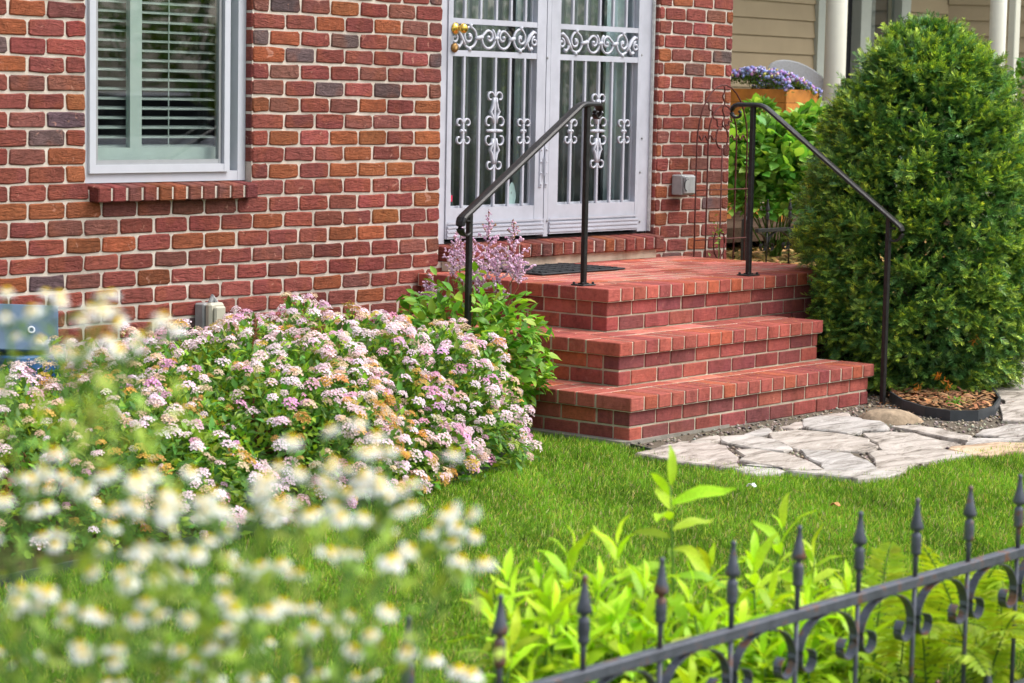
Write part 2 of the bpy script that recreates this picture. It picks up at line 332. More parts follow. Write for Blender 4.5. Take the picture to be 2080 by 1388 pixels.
STONES = [[(50,455),(205,410),(385,402),(500,420),(560,475),(565,525),(470,520),(250,495)], [(480,370),(630,363),(760,385),(850,430),(800,445),(640,430),(520,405)],
 [(570,440),(640,433),(800,455),(930,490),(1030,540),(880,540),(720,515),(590,490)], [(745,345),(900,330),(1080,345),(1250,375),(1295,410),(1280,435),(1050,432),(880,430),(830,405),(760,375)],
 [(915,280),(1000,265),(1160,265),(1310,285),(1370,320),(1350,335),(1230,335),(1150,352),(1050,335),(930,320)], [(905,437),(1050,442),(1170,457),(1250,490),(1295,530),(1280,540),(1045,535),(1000,505),(930,470)],
 [(1235,347),(1380,338),(1500,347),(1640,382),(1730,402),(1600,418),(1450,428),(1340,433),(1305,395)], [(1268,452),(1400,434),(1560,426),(1650,432),(1690,442),(1790,462),(1500,500),(1440,543),(1305,540),(1293,480)],
 [(1385,318),(1520,312),(1650,330),(1790,365),(1770,390),(1680,375),(1560,350)], [(1680,428),(1800,406),(1950,394),(2110,400),(2140,440),(1900,458),(1800,456)],
 [(1800,372),(1950,372),(2110,362),(2160,388),(1950,387),(1790,400)], [(545,530),(640,507),(735,518),(820,545),(700,562),(600,553)], [(835,550),(1040,546),(1290,548),(1425,556),(1350,580),(1200,590),(1050,572)],
 [(1870,330),(1990,300),(2140,300),(2190,340),(1950,362),(1830,352)], [(1850,152),(1900,95),(2060,62),(2170,80),(2150,150),(2000,185),(1925,165)], [(1960,205),(2050,185),(2210,165),(2260,250),(2100,285),(1965,280)],
 [(2180,400),(2330,380),(2380,440),(2200,460)], [(2200,320),(2380,300),(2420,370),(2220,380)], [(1930,30),(2070,-20),(2200,20),(2120,55),(1960,70)], [(330,398),(400,372),(470,366),(478,385),(420,396)], [(600,352),(680,325),(740,322),(735,345),(650,358)], [(780,318),(860,292),(905,288),(910,315),(850,326)], [(180,412),(260,392),(310,392),(300,402),(210,408)], [(1000,258),(1080,244),(1150,240),(1160,258),(1060,262)]]
for s in STONES:
    pts = [PZ(1280 + x / 2.6, 740 + y / 2.6, .028)[:2] for x, y in s]
    fine = []
    for i, p in enumerate(pts):                      # chipped, uneven edges
        q = pts[(i + 1) % len(pts)]; fine.append(p + rng.normal(0, .006, 2)); fine.append(p * .62 + q * .38 + rng.normal(0, .009, 2)); 
    if np.cross(fine[2] - fine[0], fine[4] - fine[2]) < 0: fine = fine[::-1]
    base = random.choice([(.54, .52, .50), (.53, .495, .46), (.56, .51, .48), (.51, .50, .49)])
    if s[0] == (1680, 428): base = (.66, .50, .36)
    cc0 = np.mean(fine, 0); fine = [cc0 + (q - cc0) * 1.045 for q in fine]
    slab('flagstone', fine, -.01, .012 + random.uniform(0, .008), M['stone'], path, bev=.006, color=base)
for gx_ in range(6):                                  # the path goes on to the right, out of the frame
    for gy_ in range(3):
        cx0, cy0 = 5.15 + gx_ * .46 + .2 * (gy_ % 2) + rng.uniform(-.05, .05), -2.98 + gy_ * .52 + rng.uniform(-.05, .05) - gx_ * .04
        if proj((cx0, cy0, 0))[0] < 2150: continue
        a_ = np.sort(rng.uniform(0, 2 * PI_, 11)); slab('flagstone', [(cx0 + .25 * math.cos(t) * rng.uniform(.8, 1.05), cy0 + .27 * math.sin(t) * rng.uniform(.8, 1.05)) for t in a_], -.01, .012 + random.uniform(0, .008), M['stone'], path, bev=.006, color=(.60, .57, .54))
# loose grey gravel between the stones
N = 11000; gxy = np.c_[rng.uniform(1.7, 7.5, N), rng.uniform(-3.3, -1.25, N)]; gxy = gxy[inpoly(gxy[:, 0], gxy[:, 1], PATH)]; N = len(gxy)
PEB_V = [(1, 0, 0), (-.8, .1, 0), (.1, .9, 0), (-.1, -.8, .05), (0, .1, .7), (0, 0, -.6)]; PEB_F = [(0, 2, 4), (2, 1, 4), (1, 3, 4), (3, 0, 4), (2, 0, 5), (1, 2, 5), (3, 1, 5), (0, 3, 5)]
ang = rng.uniform(0, 6.28, N); Rz = frames(np.c_[np.cos(ang), np.sin(ang), rng.normal(0, .2, N)], np.array((0, 0, 1.)))
batch('gravel', PEB_V, PEB_F, Rz, np.c_[gxy, rng.uniform(-.002, .006, N)], rng.uniform(.005, .014, N), jit((.27, .235, .19), N, .45, .08), M['pebble'], kind='stuff', label='dark grey gravel filling the joints between the flagstones', category='gravel')

# wood chips on the raised ground behind the steps
N = 12000; xy = np.c_[rng.uniform(5.0, 10.5, N), rng.uniform(-.9, 4.2, N)]; ang = rng.uniform(0, 6.28, N)
CHIP_V = [(-1, -.4, 0), (1, -.3, .05), (.9, .4, 0), (-.9, .35, .08), (0, 0, .22)]; CHIP_F = [(0, 1, 4), (1, 2, 4), (2, 3, 4), (3, 0, 4)]
zz = np.array([ground_z(a, b) for a, b in xy])
batch('wood_chips', CHIP_V, CHIP_F, frames(np.c_[np.cos(ang), np.sin(ang), rng.normal(0, .25, N)], np.array((0, 0, 1.))), np.c_[xy, zz - .015 + rng.uniform(0, .02, N)], rng.uniform(.015, .045, N), jit((.50, .31, .11), N, .3, .1), M['chip'], kind='stuff', label='yellow brown wood chip mulch behind the brick landing', category='mulch')

# ================================================================== BRICK HOUSE
house = empty('brick_house', (2.5, 3, 0), label='red brick house with blinds window and white double security door', category='house')
CO, BP, K0 = .0775, .2009, .9439
WX0, WX1, WTOP = -3.0, 5.264, 3.1
WIN = (.412, 1.399, 1.0989, 2.42); DOOR = (2.708, 4.543, .66, 2.80)
wall = MB()
def wbox(x0, x1, z0, z1): wall.box((x0, .007, z0), (x1, .26, z1))
wbox(WX0, WIN[0], -.05, WTOP); wbox(WIN[0], WIN[1], -.05, WIN[2] - .03); wbox(WIN[0], WIN[1], WIN[3], WTOP); wbox(WIN[1], DOOR[0], -.05, WTOP)
wbox(DOOR[0], DOOR[1], -.05, DOOR[2] - .0); wbox(DOOR[0], DOOR[1], DOOR[3], WTOP); wbox(DOOR[1], WX1, -.05, WTOP)
wallo = wall.build('wall', M['mortar'], house)
wallo.visible_shadow = True
body = MB(); body.box((WX0, .26, -.05), (WX0 + .2, 6, WTOP)).box((WX1 - .25, .26, -.05), (WX1 - .004, 6, WTOP)).box((WX0 + .2, 5.8, -.05), (WX1 - .25, 6, WTOP))
body.build('side_wall', M['mortar'], house)
MB().box((WX0 - .02, -.01, WTOP), (WX1 + .02, 6.02, WTOP + .2)).build('roof', M['screen'], house)  # flat slab added above the view to block light from the rooms
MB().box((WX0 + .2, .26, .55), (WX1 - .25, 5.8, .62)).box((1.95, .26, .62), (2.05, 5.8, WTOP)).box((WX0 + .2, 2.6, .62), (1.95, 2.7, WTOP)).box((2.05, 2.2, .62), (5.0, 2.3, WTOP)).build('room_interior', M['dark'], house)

PAL = dict(r=(.265, .072, .059), o=(.32, .098, .045), m=(.22, .080, .064), p=(.135, .088, .088), d=(.225, .060, .052))
def bcol(c): return jit(PAL[c], 1, .13, .05)[0]
BMAP = {'A': {-12: 'rom', -11: 'orr', -10: 'prr', -9: 'orr', -8: 'rmm', -7: 'rro', -6: 'rmp', -5: 'rpr', -4: 'rmo', -3: 'rro', -2: 'rrr'},
 'B': {-13: 'mpmormr', -12: 'rrorommr', -11: 'porprmr', -10: 'oprrrrp', -9: 'rmrrmrr', -8: 'mrprprm', -7: 'omrmoro', -6: 'rrrmmrr', -5: 'rorooror', -4: 'rrrorroo', -3: 'rorooorm', -2: 'rrrrrrr'},
 'C': {-14: 'rrrm', -13: 'rrrrr', -12: 'rrdr', -11: 'orrpo', -10: 'ropo', -9: 'rrrrr', -8: 'rrrr', -7: 'rrmrm', -6: 'rrrr', -5: 'mrrr', -4: 'orrrr', -3: 'rrmr', -2: 'rrrmr', -1: 'orro', 0: 'rrrpr', 1: 'orro', 2: 'rrrr', 3: 'rrorr', 4: 'rrmrr'},
 'F': {-1: 'ooommmmrrrrrroo', 0: 'mrmmrrrrorrrorr', 1: 'orooroorrroorrr', 2: 'rrrrrmrrmmdrrmm', 3: 'opmrorrrrrrrrro', 4: 'rrrrrrrrrromrr', 5: 'rrrrrrrrrrrorrm', 6: 'rrrorrprrr'}}
brick_cache = {}
def brick_mesh(w, h, var, depth=.05, ragged=1.0):
    key = (round(w, 2), round(h, 3), var, round(depth, 2), ragged)
    if key in brick_cache: return brick_cache[key]
    rg = random.Random(hash(key) & 0xffff)
    a, b, c = w / 2, h / 2, .009
    o = [(-a + c, -b), (0, -b), (a - c, -b), (a, -b + c), (a, b - c), (a - c, b), (a * .2, b), (-a + c, b), (-a, b - c), (-a, -b + c)]
    o = [(x + rg.uniform(-1, 1) * .0040 * ragged, z + rg.uniform(-1, 1) * .0034 * ragged) for x, z in o]
    mb = MB(); n = len(o); v = [(x, depth, z) for x, z in o] + [(x, .0045, z) for x, z in o]
    e = .0045 / min(a, b) * .9
    v += [(x * (1 - .0045 / a), rg.uniform(-.0016, .0012) * ragged, z * (1 - .0045 / b)) for x, z in o]
    f = [tuple(range(2 * n, 3 * n))]
    for k in (0, 1):
        for i in range(n): f.append((k * n + i, k * n + (i + 1) % n, k * n + n + (i + 1) % n, k * n + n + i))
    me = mb.add(v, f).mesh('brick'); brick_cache[key] = me
    return me
bricks = []          # (x0, x1, zbottom, colour)
for k in range(-27, 13):
    z1 = K0 - k * CO; zc = z1 - CO / 2
    if zc + CO / 2 > WTOP: continue
    segs = [('F', WX0, WX1)]
    def cut(segs, a, b, l, r):
        out = []
        for n, s, e in segs:
            if s < a < e: out += [(l, s, a), (r, b, e)]
            else: out.append((n, s, e))
        return out
    inwin = WIN[2] - .05 < zc < WIN[3]; indoor = DOOR[2] + .01 < zc < DOOR[3]; sill = k == -2
    if sill: segs = cut(segs, .428, 1.392, 'A', 'B')
    elif inwin: segs = cut(segs, WIN[0], WIN[1], 'A', 'B')
    if indoor: segs = [t for s in segs for t in (cut([s], DOOR[0], DOOR[1], s[0], 'C'))]
    for nm, s, e in segs:
        off = (.0 if k % 2 == 0 else .5) * BP
        if nm == 'C': off = 4.595 if k % 2 == 0 else 4.665
        i0 = math.floor((s - off) / BP); js = [s] + [off + i * BP for i in range(i0, i0 + 60) if s + .035 < off + i * BP < e - .035] + [e]
        row = BMAP.get(nm, {}).get(k, ''); vi = 0
        for i in range(len(js) - 1):
            x0, x1 = js[i], js[i + 1]; c = None
            if x1 > -.06 and vi < len(row): c = row[vi]; vi += 1
            if c is None: c = random.choices('rompd', (9, 2.2, 1.6, .7, 1.5))[0]
            g0 = .002 if i == 0 and s > WX0 else .0058; g1 = .002 if i == len(js) - 2 and e < WX1 else (.0 if e >= WX1 and i == len(js) - 2 else .0058)
            bricks.append((x0 + g0, x1 - g1, zc + random.uniform(-.0012, .0012), bcol(c)))
def seen(b):
    px, py, d = proj(((b[0] + b[1]) / 2, 0, b[2])); return -60 < px < 1500 and -20 < py < 720 and not (py > 655 and px > 200)
vis = sorted([b for b in bricks if seen(b)], key=lambda b: -(b[1] - b[0]) / proj((b[0], 0, b[2]))[2])
vis = sorted(vis, key=lambda b: -min(1, (b[1] - b[0]) / .1) / proj((b[0], 0, b[2]))[2])
near, rest = vis[:300], [b for b in bricks if not seen(b)] + vis[300:]
BH = CO - .0108
for b in near:
    me = brick_mesh(b[1] - b[0], BH, random.randrange(12)); o = link('brick', me, M['brick'], wallo, ((b[0] + b[1]) / 2, 0, b[2]), b[3])
RV = []; RF = []; RC = []
for b in rest:
    me = brick_mesh(b[1] - b[0], BH, 1); n0 = len(RV); cx = (b[0] + b[1]) / 2
    for v in me.vertices: RV.append((v.co.x + cx, v.co.y, v.co.z + b[2])); RC.append((*b[3], 1))
    for p in me.polygons: RF.append(tuple(i + n0 for i in p.vertices))
me = bpy.data.meshes.new('brickwork'); me.from_pydata(RV, [], RF); at = me.color_attributes.new('Col', 'FLOAT_COLOR', 'POINT'); at.data.foreach_set('color', np.array(RC, np.float32).ravel())
link('brickwork', me, M['brick_attr'], wallo, kind='stuff')
# returns of the bricks at the right-hand jambs (window and door): brick ends seen in the reveal
for X, zr0, zr1 in ((WIN[1], WIN[2], 2.2), (DOOR[1], .70, 2.3)):
    z = K0 - math.floor((K0 - zr0) / CO) * CO
    k = 0
    while z + CO < zr1:
        if z + CO / 2 > zr0:
            w = .062; mb = MB().box((X - .004, .006, z + .006), (X + .05, w, z + CO - .006), bev=.004)
            o = mb.build('brick', M['brick'], wallo, color=bcol(random.choice('rrrmd')))
        z += CO; k += 1
def rowlock(name, x0, x1, z0, z1, y0, n, cols, parent, droop=0., mm='mortar'):
    """a sill of bricks standing on edge, ends to the street"""
    core = MB().box((x0 + .012, y0 + .010, z0 + .006), (x1 - .012, .12, z1 - .022)).build(name, M[mm], parent)
    w = (x1 - x0) / n
    for i in range(n):
        a = x0 + i * w; dz = -droop * abs(random.gauss(0, .6)); j = random.uniform(-.003, .003)
        mb = MB(); g = .0075; sl = .016
        v = [(a + g, y0 + j, z0 + dz), (a + w - g, y0 + j, z0 + dz), (a + w - g, .10, z0), (a + g, .10, z0), (a + g + .001, y0 + j, z1 - sl + dz), (a + w - g, y0 + j, z1 - sl + dz), (a + w - g, .10, z1), (a + g, .10, z1)]
        me = mb.add(v, [(3, 2, 1, 0), (4, 5, 6, 7), (0, 1, 5, 4), (1, 2, 6, 5), (2, 3, 7, 6), (3, 0, 4, 7)]).mesh('brick', [M['brick']])
        o = link('brick', me, None, core, color=bcol(cols[i % len(cols)]))
        bv = o.modifiers.new('bevel', 'BEVEL'); bv.width = .005; bv.segments = 1
    return core
rowlock('window_sill', .428, 1.392, 1.016, 1.098, -.055, 11, 'drmdoomrmmd', house)
rowlock('door_sill', 2.722, 4.545, .665, .752, -.072, 20, 'rmdmmrrdmrrmrmomrrdm', house, .004)
MB().box((2.73, -.045, .615), (4.5, .0, .662)).build('sill_bedding', M['mortar_step'], house)

# ------------------------------------------------------------------ window with storm frame and blinds
win = empty('window', (.9, .06, 1.1)); win.parent = house; win.matrix_parent_inverse = Matrix.Translation((-2.5, -3, 0))
def rectframe(name, x0, x1, z0, z1, w, y0, y1, mat, parent, wb=None, wt=None):
    wb = wb or w; wt = wt or w; mb = MB()
    mb.box((x0, y0, z0), (x0 + w, y1, z1)); mb.box((x1 - w, y0, z0), (x1, y1, z1))
    mb.box((x0 + w, y0 + .0015, z0), (x1 - w, y1 - .0015, z0 + wb)); mb.box((x0 + w, y0 + .0015, z1 - wt), (x1 - w, y1 - .0015, z1))
    return mb.build(name, mat, parent)
wz0 = PY(300, 370, .05)[2]
rectframe('frame', WIN[0] + .004, WIN[1] - .004, wz0, 2.41, .048, .045, .14, M['vinyl'], win, wb=.045)
rectframe('storm_frame', PY(181, 200, .035)[0], PY(466, 200, .035)[0], PY(300, 351, .035)[2], 2.37, .034, .030, .060, M['vinyl'], win, wb=.036)
gx0, gx1, gz0 = PY(194, 200, .05)[0], PY(447, 200, .05)[0], PY(300, 333, .05)[2]
rectframe('screen_channel', gx0 - .004, gx1 + .004, gz0 - .004, 2.34, .014, .046, .068, M['screen'], win, wb=.022)
MB().box((gx0 + .008, .0525, gz0 + .016), (gx1 - .008, .0555, 2.33)).build('pane', M['glass2'], win)
rectframe('sash', WIN[0] + .02, WIN[1] - .02, gz0 - .03, 2.38, .085, .105, .135, M['sash'], win, wb=.10)
mx = PY(272, 150, .12)[0]; MB().box((mx - .034, .106, gz0 + .07), (mx + .034, .134, 2.31)).build('mullion', M['sash'], win)
MB().box((WIN[0] + .10, .119, gz0 + .07), (WIN[1] - .10, .122, 2.3)).build('pane', M['glass2'], win)
blind = empty('window_blind', (.9, .19, 2.2), label='pale horizontal slat blind hanging inside the white framed window', category='blind')
z = gz0 + .075; i = 0
slat = MB().box((-.40, -.022, -.0016), (.40, .022, .0018)).mesh('slat', [M['slat']])
while z < 2.3:
    o = link('slat', slat, None, blind, (.905, .162, z)); o.rotation_euler = (R(14 + random.uniform(-2, 2)), 0, 0); z += .0428
MB().box((.49, .145, gz0 + .035), (1.32, .21, gz0 + .055)).build('bottom_rail', M['slat'], blind)
cx_ = PY(333, 150, .17)[0]
for x in (cx_, cx_ - .42): MB().tube([(x, .138, gz0 + .05), (x, .138, 2.3)], .003, 5).build('ladder_cord', M['slat'], blind)

# ------------------------------------------------------------------ security double door
DY = .058
door = empty('security_door', (3.6, DY, .76)); door.parent = house; door.matrix_parent_inverse = Matrix.Translation((-2.5, -3, 0))
def dx(px): return PY(px, 230, DY)[0]
def dz(py): return PY(1000, py, DY)[2]
zb, zt = .760, 2.76
zA0, zA1 = dz(52), dz(41); zB0, zB1 = dz(117), dz(105); zc0 = dz(420); zk = dz(453)
XL, XR = DOOR[0] + .004, DOOR[1] - .004
jl = dx(898)
MB().box((XL, DY - .012, zb - .012), (jl + .016, DY + .09, zt)).box((dx(1296), DY - .012, zb), (XR, DY + .09, zt)).box((jl + .016, DY - .010, zt - .06), (dx(1296), DY + .09, zt)).build('jamb', M['white'], door)
MB().box((XR - .012, DY - .03, zb), (XR - .001, DY - .013, zt - .1)).build('caulk_bead', M['caulk'], door)
MB().box((XL + .01, DY + .0, .735), (XR - .01, DY + .1, .757)).build('threshold', M['dark'], door)
leaves = [(jl + .018, dx(1101)), (dx(1111), dx(1294))]; glass = [(dx(912), dx(1083)), (dx(1130), dx(1288))]
bars = [[937.3, 969.3, 1001, 1030.6, 1059.8], [1156, 1183, 1210.7, 1237.5, 1263.8]]
MB().box((dx(1102), DY - .022, zb + .0), (dx(1110), DY + .03, zt - .06)).build('astragal', M['white'], door)
def spiral(c, r0, r1, a0, a1, n=14, plane='xz', y=0.):
    out = []
    for i in range(n + 1):
        t = i / n; a = a0 + (a1 - a0) * t; r_ = r0 + (r1 - r0) * t; out.append((c[0] + r_ * math.cos(a), y, c[1] + r_ * math.sin(a)))
    return out
YB = DY - .012
PI = math.pi
for li in (0, 1):
    (x0, x1), (g0, g1) = leaves[li], glass[li]
    mb = MB(); y0, y1 = DY - .02, DY + .012
    mb.box((x0, y0, zb + .012), (g0, y1, zt - .07)); mb.box((g1, y0, zb + .012), (x1, y1, zt - .07))
    for a, b in ((zA0, zA1), (zB0, zB1), (zt - .13, zt - .07), (zk, zc0)): mb.box((g0, y0 + .002, a), (g1, y1 - .002, b))
    mb.build('leaf_frame', M['white'], door)
    k = MB(); k.box((x0 + .006, y0 - .007, zb + .012), (x1 - .006, y0 - .001, zk - .006))
    for q in range(4): k.box((x0 + .008, y0 - .011, zb + .022 + q * .022), (x1 - .008, y0 - .007, zb + .031 + q * .022))
    k.box((g0 + .002, y0 + .0, zb + .02), (g1 - .002, y1 - .004, zk - .001)); k.build('kick_plate', M['white'], door)
    for a, b in ((zc0, zB0), (zA1, zt - .13)):
        MB().box((g0 - .003, DY + .026, a - .003), (g1 + .003, DY + .030, b + .003)).build('pane', M['glass'], door)
    MB().box((g0 - .003, DY + .026, zB1 - .003), (g1 + .003, DY + .030, zA0 + .003)).build('pane', M['glass'], door)
    rectframe('pane_trim', g0 - .002, g1 + .002, zc0 - .002, zt - .11, .012, DY + .013, DY + .025, M['vinyl'], door)
    for bx in bars[li]:
        X = dx(bx)
        for a, b in ((zc0, zB0), (zA1, zt - .13)): MB().box((X - .0085, YB - .006, a), (X + .0085, YB + .010, b), bev=.002).build('bar', M['white'], door)
    # scroll band
    sc = MB(); zc = (zB1 + zA0) / 2; rr = (zA0 - zB1) / 2 * .80; w = g1 - g0; xs = [g0 + w * t for t in (.20, .42, .60, .80)]
    pr = [(1, .55), (.55, 1), (-.55, 1), (-1, .55), (-1, -.55), (-.55, -1), (.55, -1), (1, -.55)]
    for i, X in enumerate(xs):
        s = 1 if i in (0, 3) else 1
        A0 = (1.25 * PI, .3 * PI, .7 * PI, 1.75 * PI)[i]; sg = (1, -1, 1, -1)[i]
        pts = spiral((X, zc), rr, rr * .98, A0, A0 + sg * 1.35 * PI, 14, y=YB) + spiral((X - sg * rr * .1, zc + rr * .08), rr * .72, rr * .16, A0 + sg * 1.5 * PI, A0 + sg * 3.4 * PI, 16, y=YB)
        sc.tube(pts, .0074, 6, up=(0, 1, 0))
        sc.lathe([(.0, -.011), (.011, -.006), (.011, .004), (.0, .01)], (X, YB, zc + rr * .05), 8, axis='y')
    for i in (0, 3):
        for s in (-1, 1): sc.tube([(xs[i], YB, zc + s * rr * .9), (xs[i] + .004 * s, YB, zc + s * (zA0 - zB1) * .5)], [.008, .016], 6, up=(0, 1, 0))
    for a, b in ((0, 1), (1, 2), (2, 3)): sc.tube([(xs[a] + rr * .85, YB, zc - .006), (xs[b] - rr * .85, YB, zc + .006)], .011, 6, up=(0, 1, 0))
    for s, X, E in ((1, xs[3], g1), (-1, xs[0], g0)):
        d = (E - X) * .95
        sc.tube([(X + d * .25, YB, zc - rr * .75), (X + d * .45, YB, zc - rr * .2), (X + d * .62, YB, zc + rr * .4), (X + d * .85, YB, zc + rr * .8), (X + d, YB, zc + rr * .7)], [.008, .011, .012, .010, .008], 6, up=(0, 1, 0))
        sc.tube([(X + d * .42, YB, zc - rr * .1), (X + d * .5, YB, zc - rr * .6), (X + d * .62, YB, zc - rr * .95), (X + d * .75, YB, zc - rr * .8)], [.008, .008, .008, .012], 6, up=(0, 1, 0))
        sc.tube(spiral((X + d * .92, zc - rr * .15), rr * .5, rr * .15, .5 * PI, .5 * PI + 2.3 * PI * s, 14, y=YB), .007, 6, up=(0, 1, 0))
    sc.build('scroll_band', M['white'], door, True)
    # ornaments on the bars of the lower panel
    def curl(mb, X, Z, r_, sx, sz, th=.0047, turns=1.6):
        a0 = PI if sx > 0 else 0
        pts = spiral((X + sx * r_, Z), r_, r_ * .42, a0, a0 - sx * sz * turns * PI * 1.0, 16, y=YB); mb.tube(pts, th, 6, up=(0, 1, 0), prof=[(a, b * 1.5) for a, b in pr])
    zmid = dz(267)
    for bi in (0, 4):
        X = dx(bars[li][bi]); mb = MB()
        for sx in (-1, 1):
            for sz in (-1, 1): curl(mb, X + sx * .006, zmid + sz * .042, .026, sx, sz)
            mb.lathe([(.0, -.01), (.011, -.005), (.011, .005), (0, .01)], (X + sx * .012, YB, zmid), 8, axis='y')
        mb.build('small_scroll', M['white'], door, True)
    X = dx(bars[li][2]); mb = MB(); zm = dz(266)
    for sx in (-1, 1):
        for sz in (-1, 1):
            curl(mb, X + sx * .012, zm + sz * .044, .036, sx, sz)
            curl(mb, X + sx * .006, zm + sz * .176, .030, sx, sz)
            P_ = [(X + sx * .012, YB, zm + sz * .04), (X + sx * .018, YB, zm + sz * .075), (X + sx * .034, YB, zm + sz * .100), (X + sx * .020, YB, zm + sz * .118), (X + sx * .012, YB, zm + sz * .145), (X + sx * .007, YB, zm + sz * .172)]
            mb.tube(P_, .0075, 6, up=(0, 1, 0), prof=[(a, b * 1.3) for a, b in pr])
        mb.tube([(X, YB, zm), (X + sx * .062, YB, zm)], [.012, .007], 6, up=(0, 1, 0))
    mb.build('large_scroll', M['white'], door, True)
kx, kz = dx(916), PY(916, 58, DY)[2]
kb = MB(); kb.lathe([(.030, 0), (.031, -.006), (.022, -.012), (.010, -.018), (.009, -.034), (.018, -.040), (.025, -.050), (.026, -.060), (.019, -.071), (.008, -.074)], (kx, DY - .02, kz), 18, axis='y'); kb.build('knob', M['brass'], door, True)
kb = MB(); kb.lathe([(.024, 0), (.025, -.008), (.020, -.014), (.012, -.016), (.0, -.016)], (dx(914), DY - .02, PY(914, 97, DY)[2]), 16, axis='y'); kb.build('deadbolt', M['oldbrass'], door, True)
bx_, bz_ = dx(1099), PY(1099, 340, DY)[2]
hb = MB(); hb.tube([(bx_, DY - .034, bz_ - .045), (bx_, DY - .034, bz_ + .055)], .008, 8)
for s in (-1, 1):
    hb.box((bx_ + s * .022 - .010, DY - .026, bz_ - .105), (bx_ + s * .022 + .010, DY - .020, bz_ + .11))
    for zz_ in (-.09, -.03, .03, .095): hb.lathe([(.006, 0), (.006, -.004), (.003, -.006)], (bx_ + s * .022, DY - .026, bz_ + zz_), 8, axis='y')
hb.build('hinge', M['white'], door)
for px, py in ((1303, 112), (1304, 281), (1300, 350), (1299, 450), (1108, 448), (1109, 118)):
    p = PY(px, py, DY - .013); MB().lathe([(.007, 0), (.007, -.004), (.003, -.006)], (p[0], DY - .013 - (.010 if px < 1200 else 0), p[2]), 8, axis='y').build('screw', M['screen'], door)
# stickers on the glass
p0, p1 = PY(905, 397, DY + .025), PY(918, 410, DY + .025)
MB().box((g0 * 0 + glass[0][0] + .002, DY + .0225, p1[2]), (p1[0], DY + .0250, p0[2])).build('sticker', M['pink'], door)
q1 = PY(918, 419, DY + .025); MB().box((glass[0][0] + .002, DY + .0225, q1[2]), (p1[0], DY + .0250, p1[2] - .001)).build('sticker', M['blacksticker'], door)
fx = bpy.data.curves
def text(name, body, loc, size, mat, parent, rot=(PI / 2, 0, 0)):
    c = fx.new(name, 'FONT'); c.body = body; c.size = size; c.extrude = .0004; o = bpy.data.objects.new(name, c); col.objects.link(o)
    dg = bpy.context.evaluated_depsgraph_get(); me = bpy.data.meshes.new_from_object(o.evaluated_get(dg)); bpy.data.objects.remove(o); bpy.data.curves.remove(c); me.materials.clear()
    o = link(name, me, mat, parent, loc); o.rotation_euler = rot; return o
text('sticker_text', 'll', (p1[0] - .034, DY + .0218, p1[2] + .010), .055, M['whiteprint'], door)
text('sticker_text', 'ry', (p1[0] - .044, DY + .0218, q1[2] + .014), .040, M['whiteprint'], door)
tc_ = PY(1039, 400, DY + .025); mb = MB(); ov = [(tc_[0] + .034 * math.cos(a) * (1 - .25 * abs(math.sin(a))), DY + .0235, tc_[2] + .078 * math.sin(a)) for a in np.linspace(0, 2 * PI, 25)[:-1]]
mb.add(ov + [(x, y + .0015, z) for x, y, z in ov], [tuple(range(24)), tuple(range(47, 23, -1))] + [(i, i + 24, (i + 1) % 24 + 24, (i + 1) % 24) for i in range(24)]).build('sticker', M['tealsticker'], door)
text('sticker_text', 'iii', (tc_[0] - .010, DY + .0225, tc_[2] + .018), .016, M['screen'], door)
# curtains inside
def curtain(x0, x1, y, label):
    n = int((x1 - x0) / .008); mb = MB(); v = []
    for z in (.64, 2.78):
        for i in range(n + 1): x = x0 + (x1 - x0) * i / n; v.append((x, y + .020 * math.sin(x * 62) + .008 * math.sin(x * 143 + 1), z))
    w = [(x, yy + .002, z) for x, yy, z in v]; m_ = n + 1
    f = [(i, i + 1, m_ + i + 1, m_ + i) for i in range(n)]
    f += [(2 * m_ + i, 3 * m_ + i, 3 * m_ + i + 1, 2 * m_ + i + 1) for i in range(n)]
    for i in range(n): f += [(i, 2 * m_ + i, 2 * m_ + i + 1, i + 1), (m_ + i, m_ + i + 1, 3 * m_ + i + 1, 3 * m_ + i)]
    return mb.add(v + w, f).build('curtain', M['curtain'], None, True, label=label, category='curtain')
M['drape'] = plain('grey_sheer', (.27, .285, .275), .9, .1, var=.15, scale=4)
def sheer(x0, x1, label): o = curtain(x0, x1, .21, label); o.data.materials.clear(); o.data.materials.append(M['drape']); return o
sheer(glass[0][0] + .02, glass[0][1] - .02, 'dark grey pleated curtain behind the left door leaf'); sheer(glass[1][0] - .02, glass[1][1] - .14, 'dark grey pleated curtain behind the right door leaf')
curtain(glass[0][1] - .02, glass[0][1] + .10, .165, 'pale curtain edge behind the left door leaf by the hinge')
curtain(glass[1][1] - .16, glass[1][1] + .05, .165, 'pale blue curtain gathered behind the right end of the right door leaf')

# ================================================================== FRONT STEPS
steps = empty('front_steps', (3.2, -.9, 0), label='red brick entrance steps with three tiers below the white door', category='steps')
Q = .10074; TH = .061
PP = dict(r=(.38, .102, .078), d=(.29, .075, .066), l=(.54, .180, .140), o=(.41, .105, .060), v=(.22, .066, .066))
def pcol(cs): return jit(PP[random.choice(cs)], 1, .09, .04)[0]
def sbrick(x0, x1, y0, y1, z0, z1, par, cs, name='brick', bev=.0035):
    jx = random.uniform(-.0012, .0012); a, b, c = (x1 - x0) / 2, (y1 - y0) / 2, (z1 - z0) / 2
    key = ('s', round(a, 3), round(b, 3), round(c, 3))
    if key not in brick_cache: brick_cache[key] = MB().box((-a, -b, -c), (a, b, c), bev=bev).mesh('brick', [M['paver']])
    return link(name, brick_cache[key], None, par, ((x0 + x1) / 2 + jx, (y0 + y1) / 2 + random.uniform(-.0012, .0012), (z0 + z1) / 2 + random.uniform(-.001, .001)), pcol(cs))
G_ = .0105
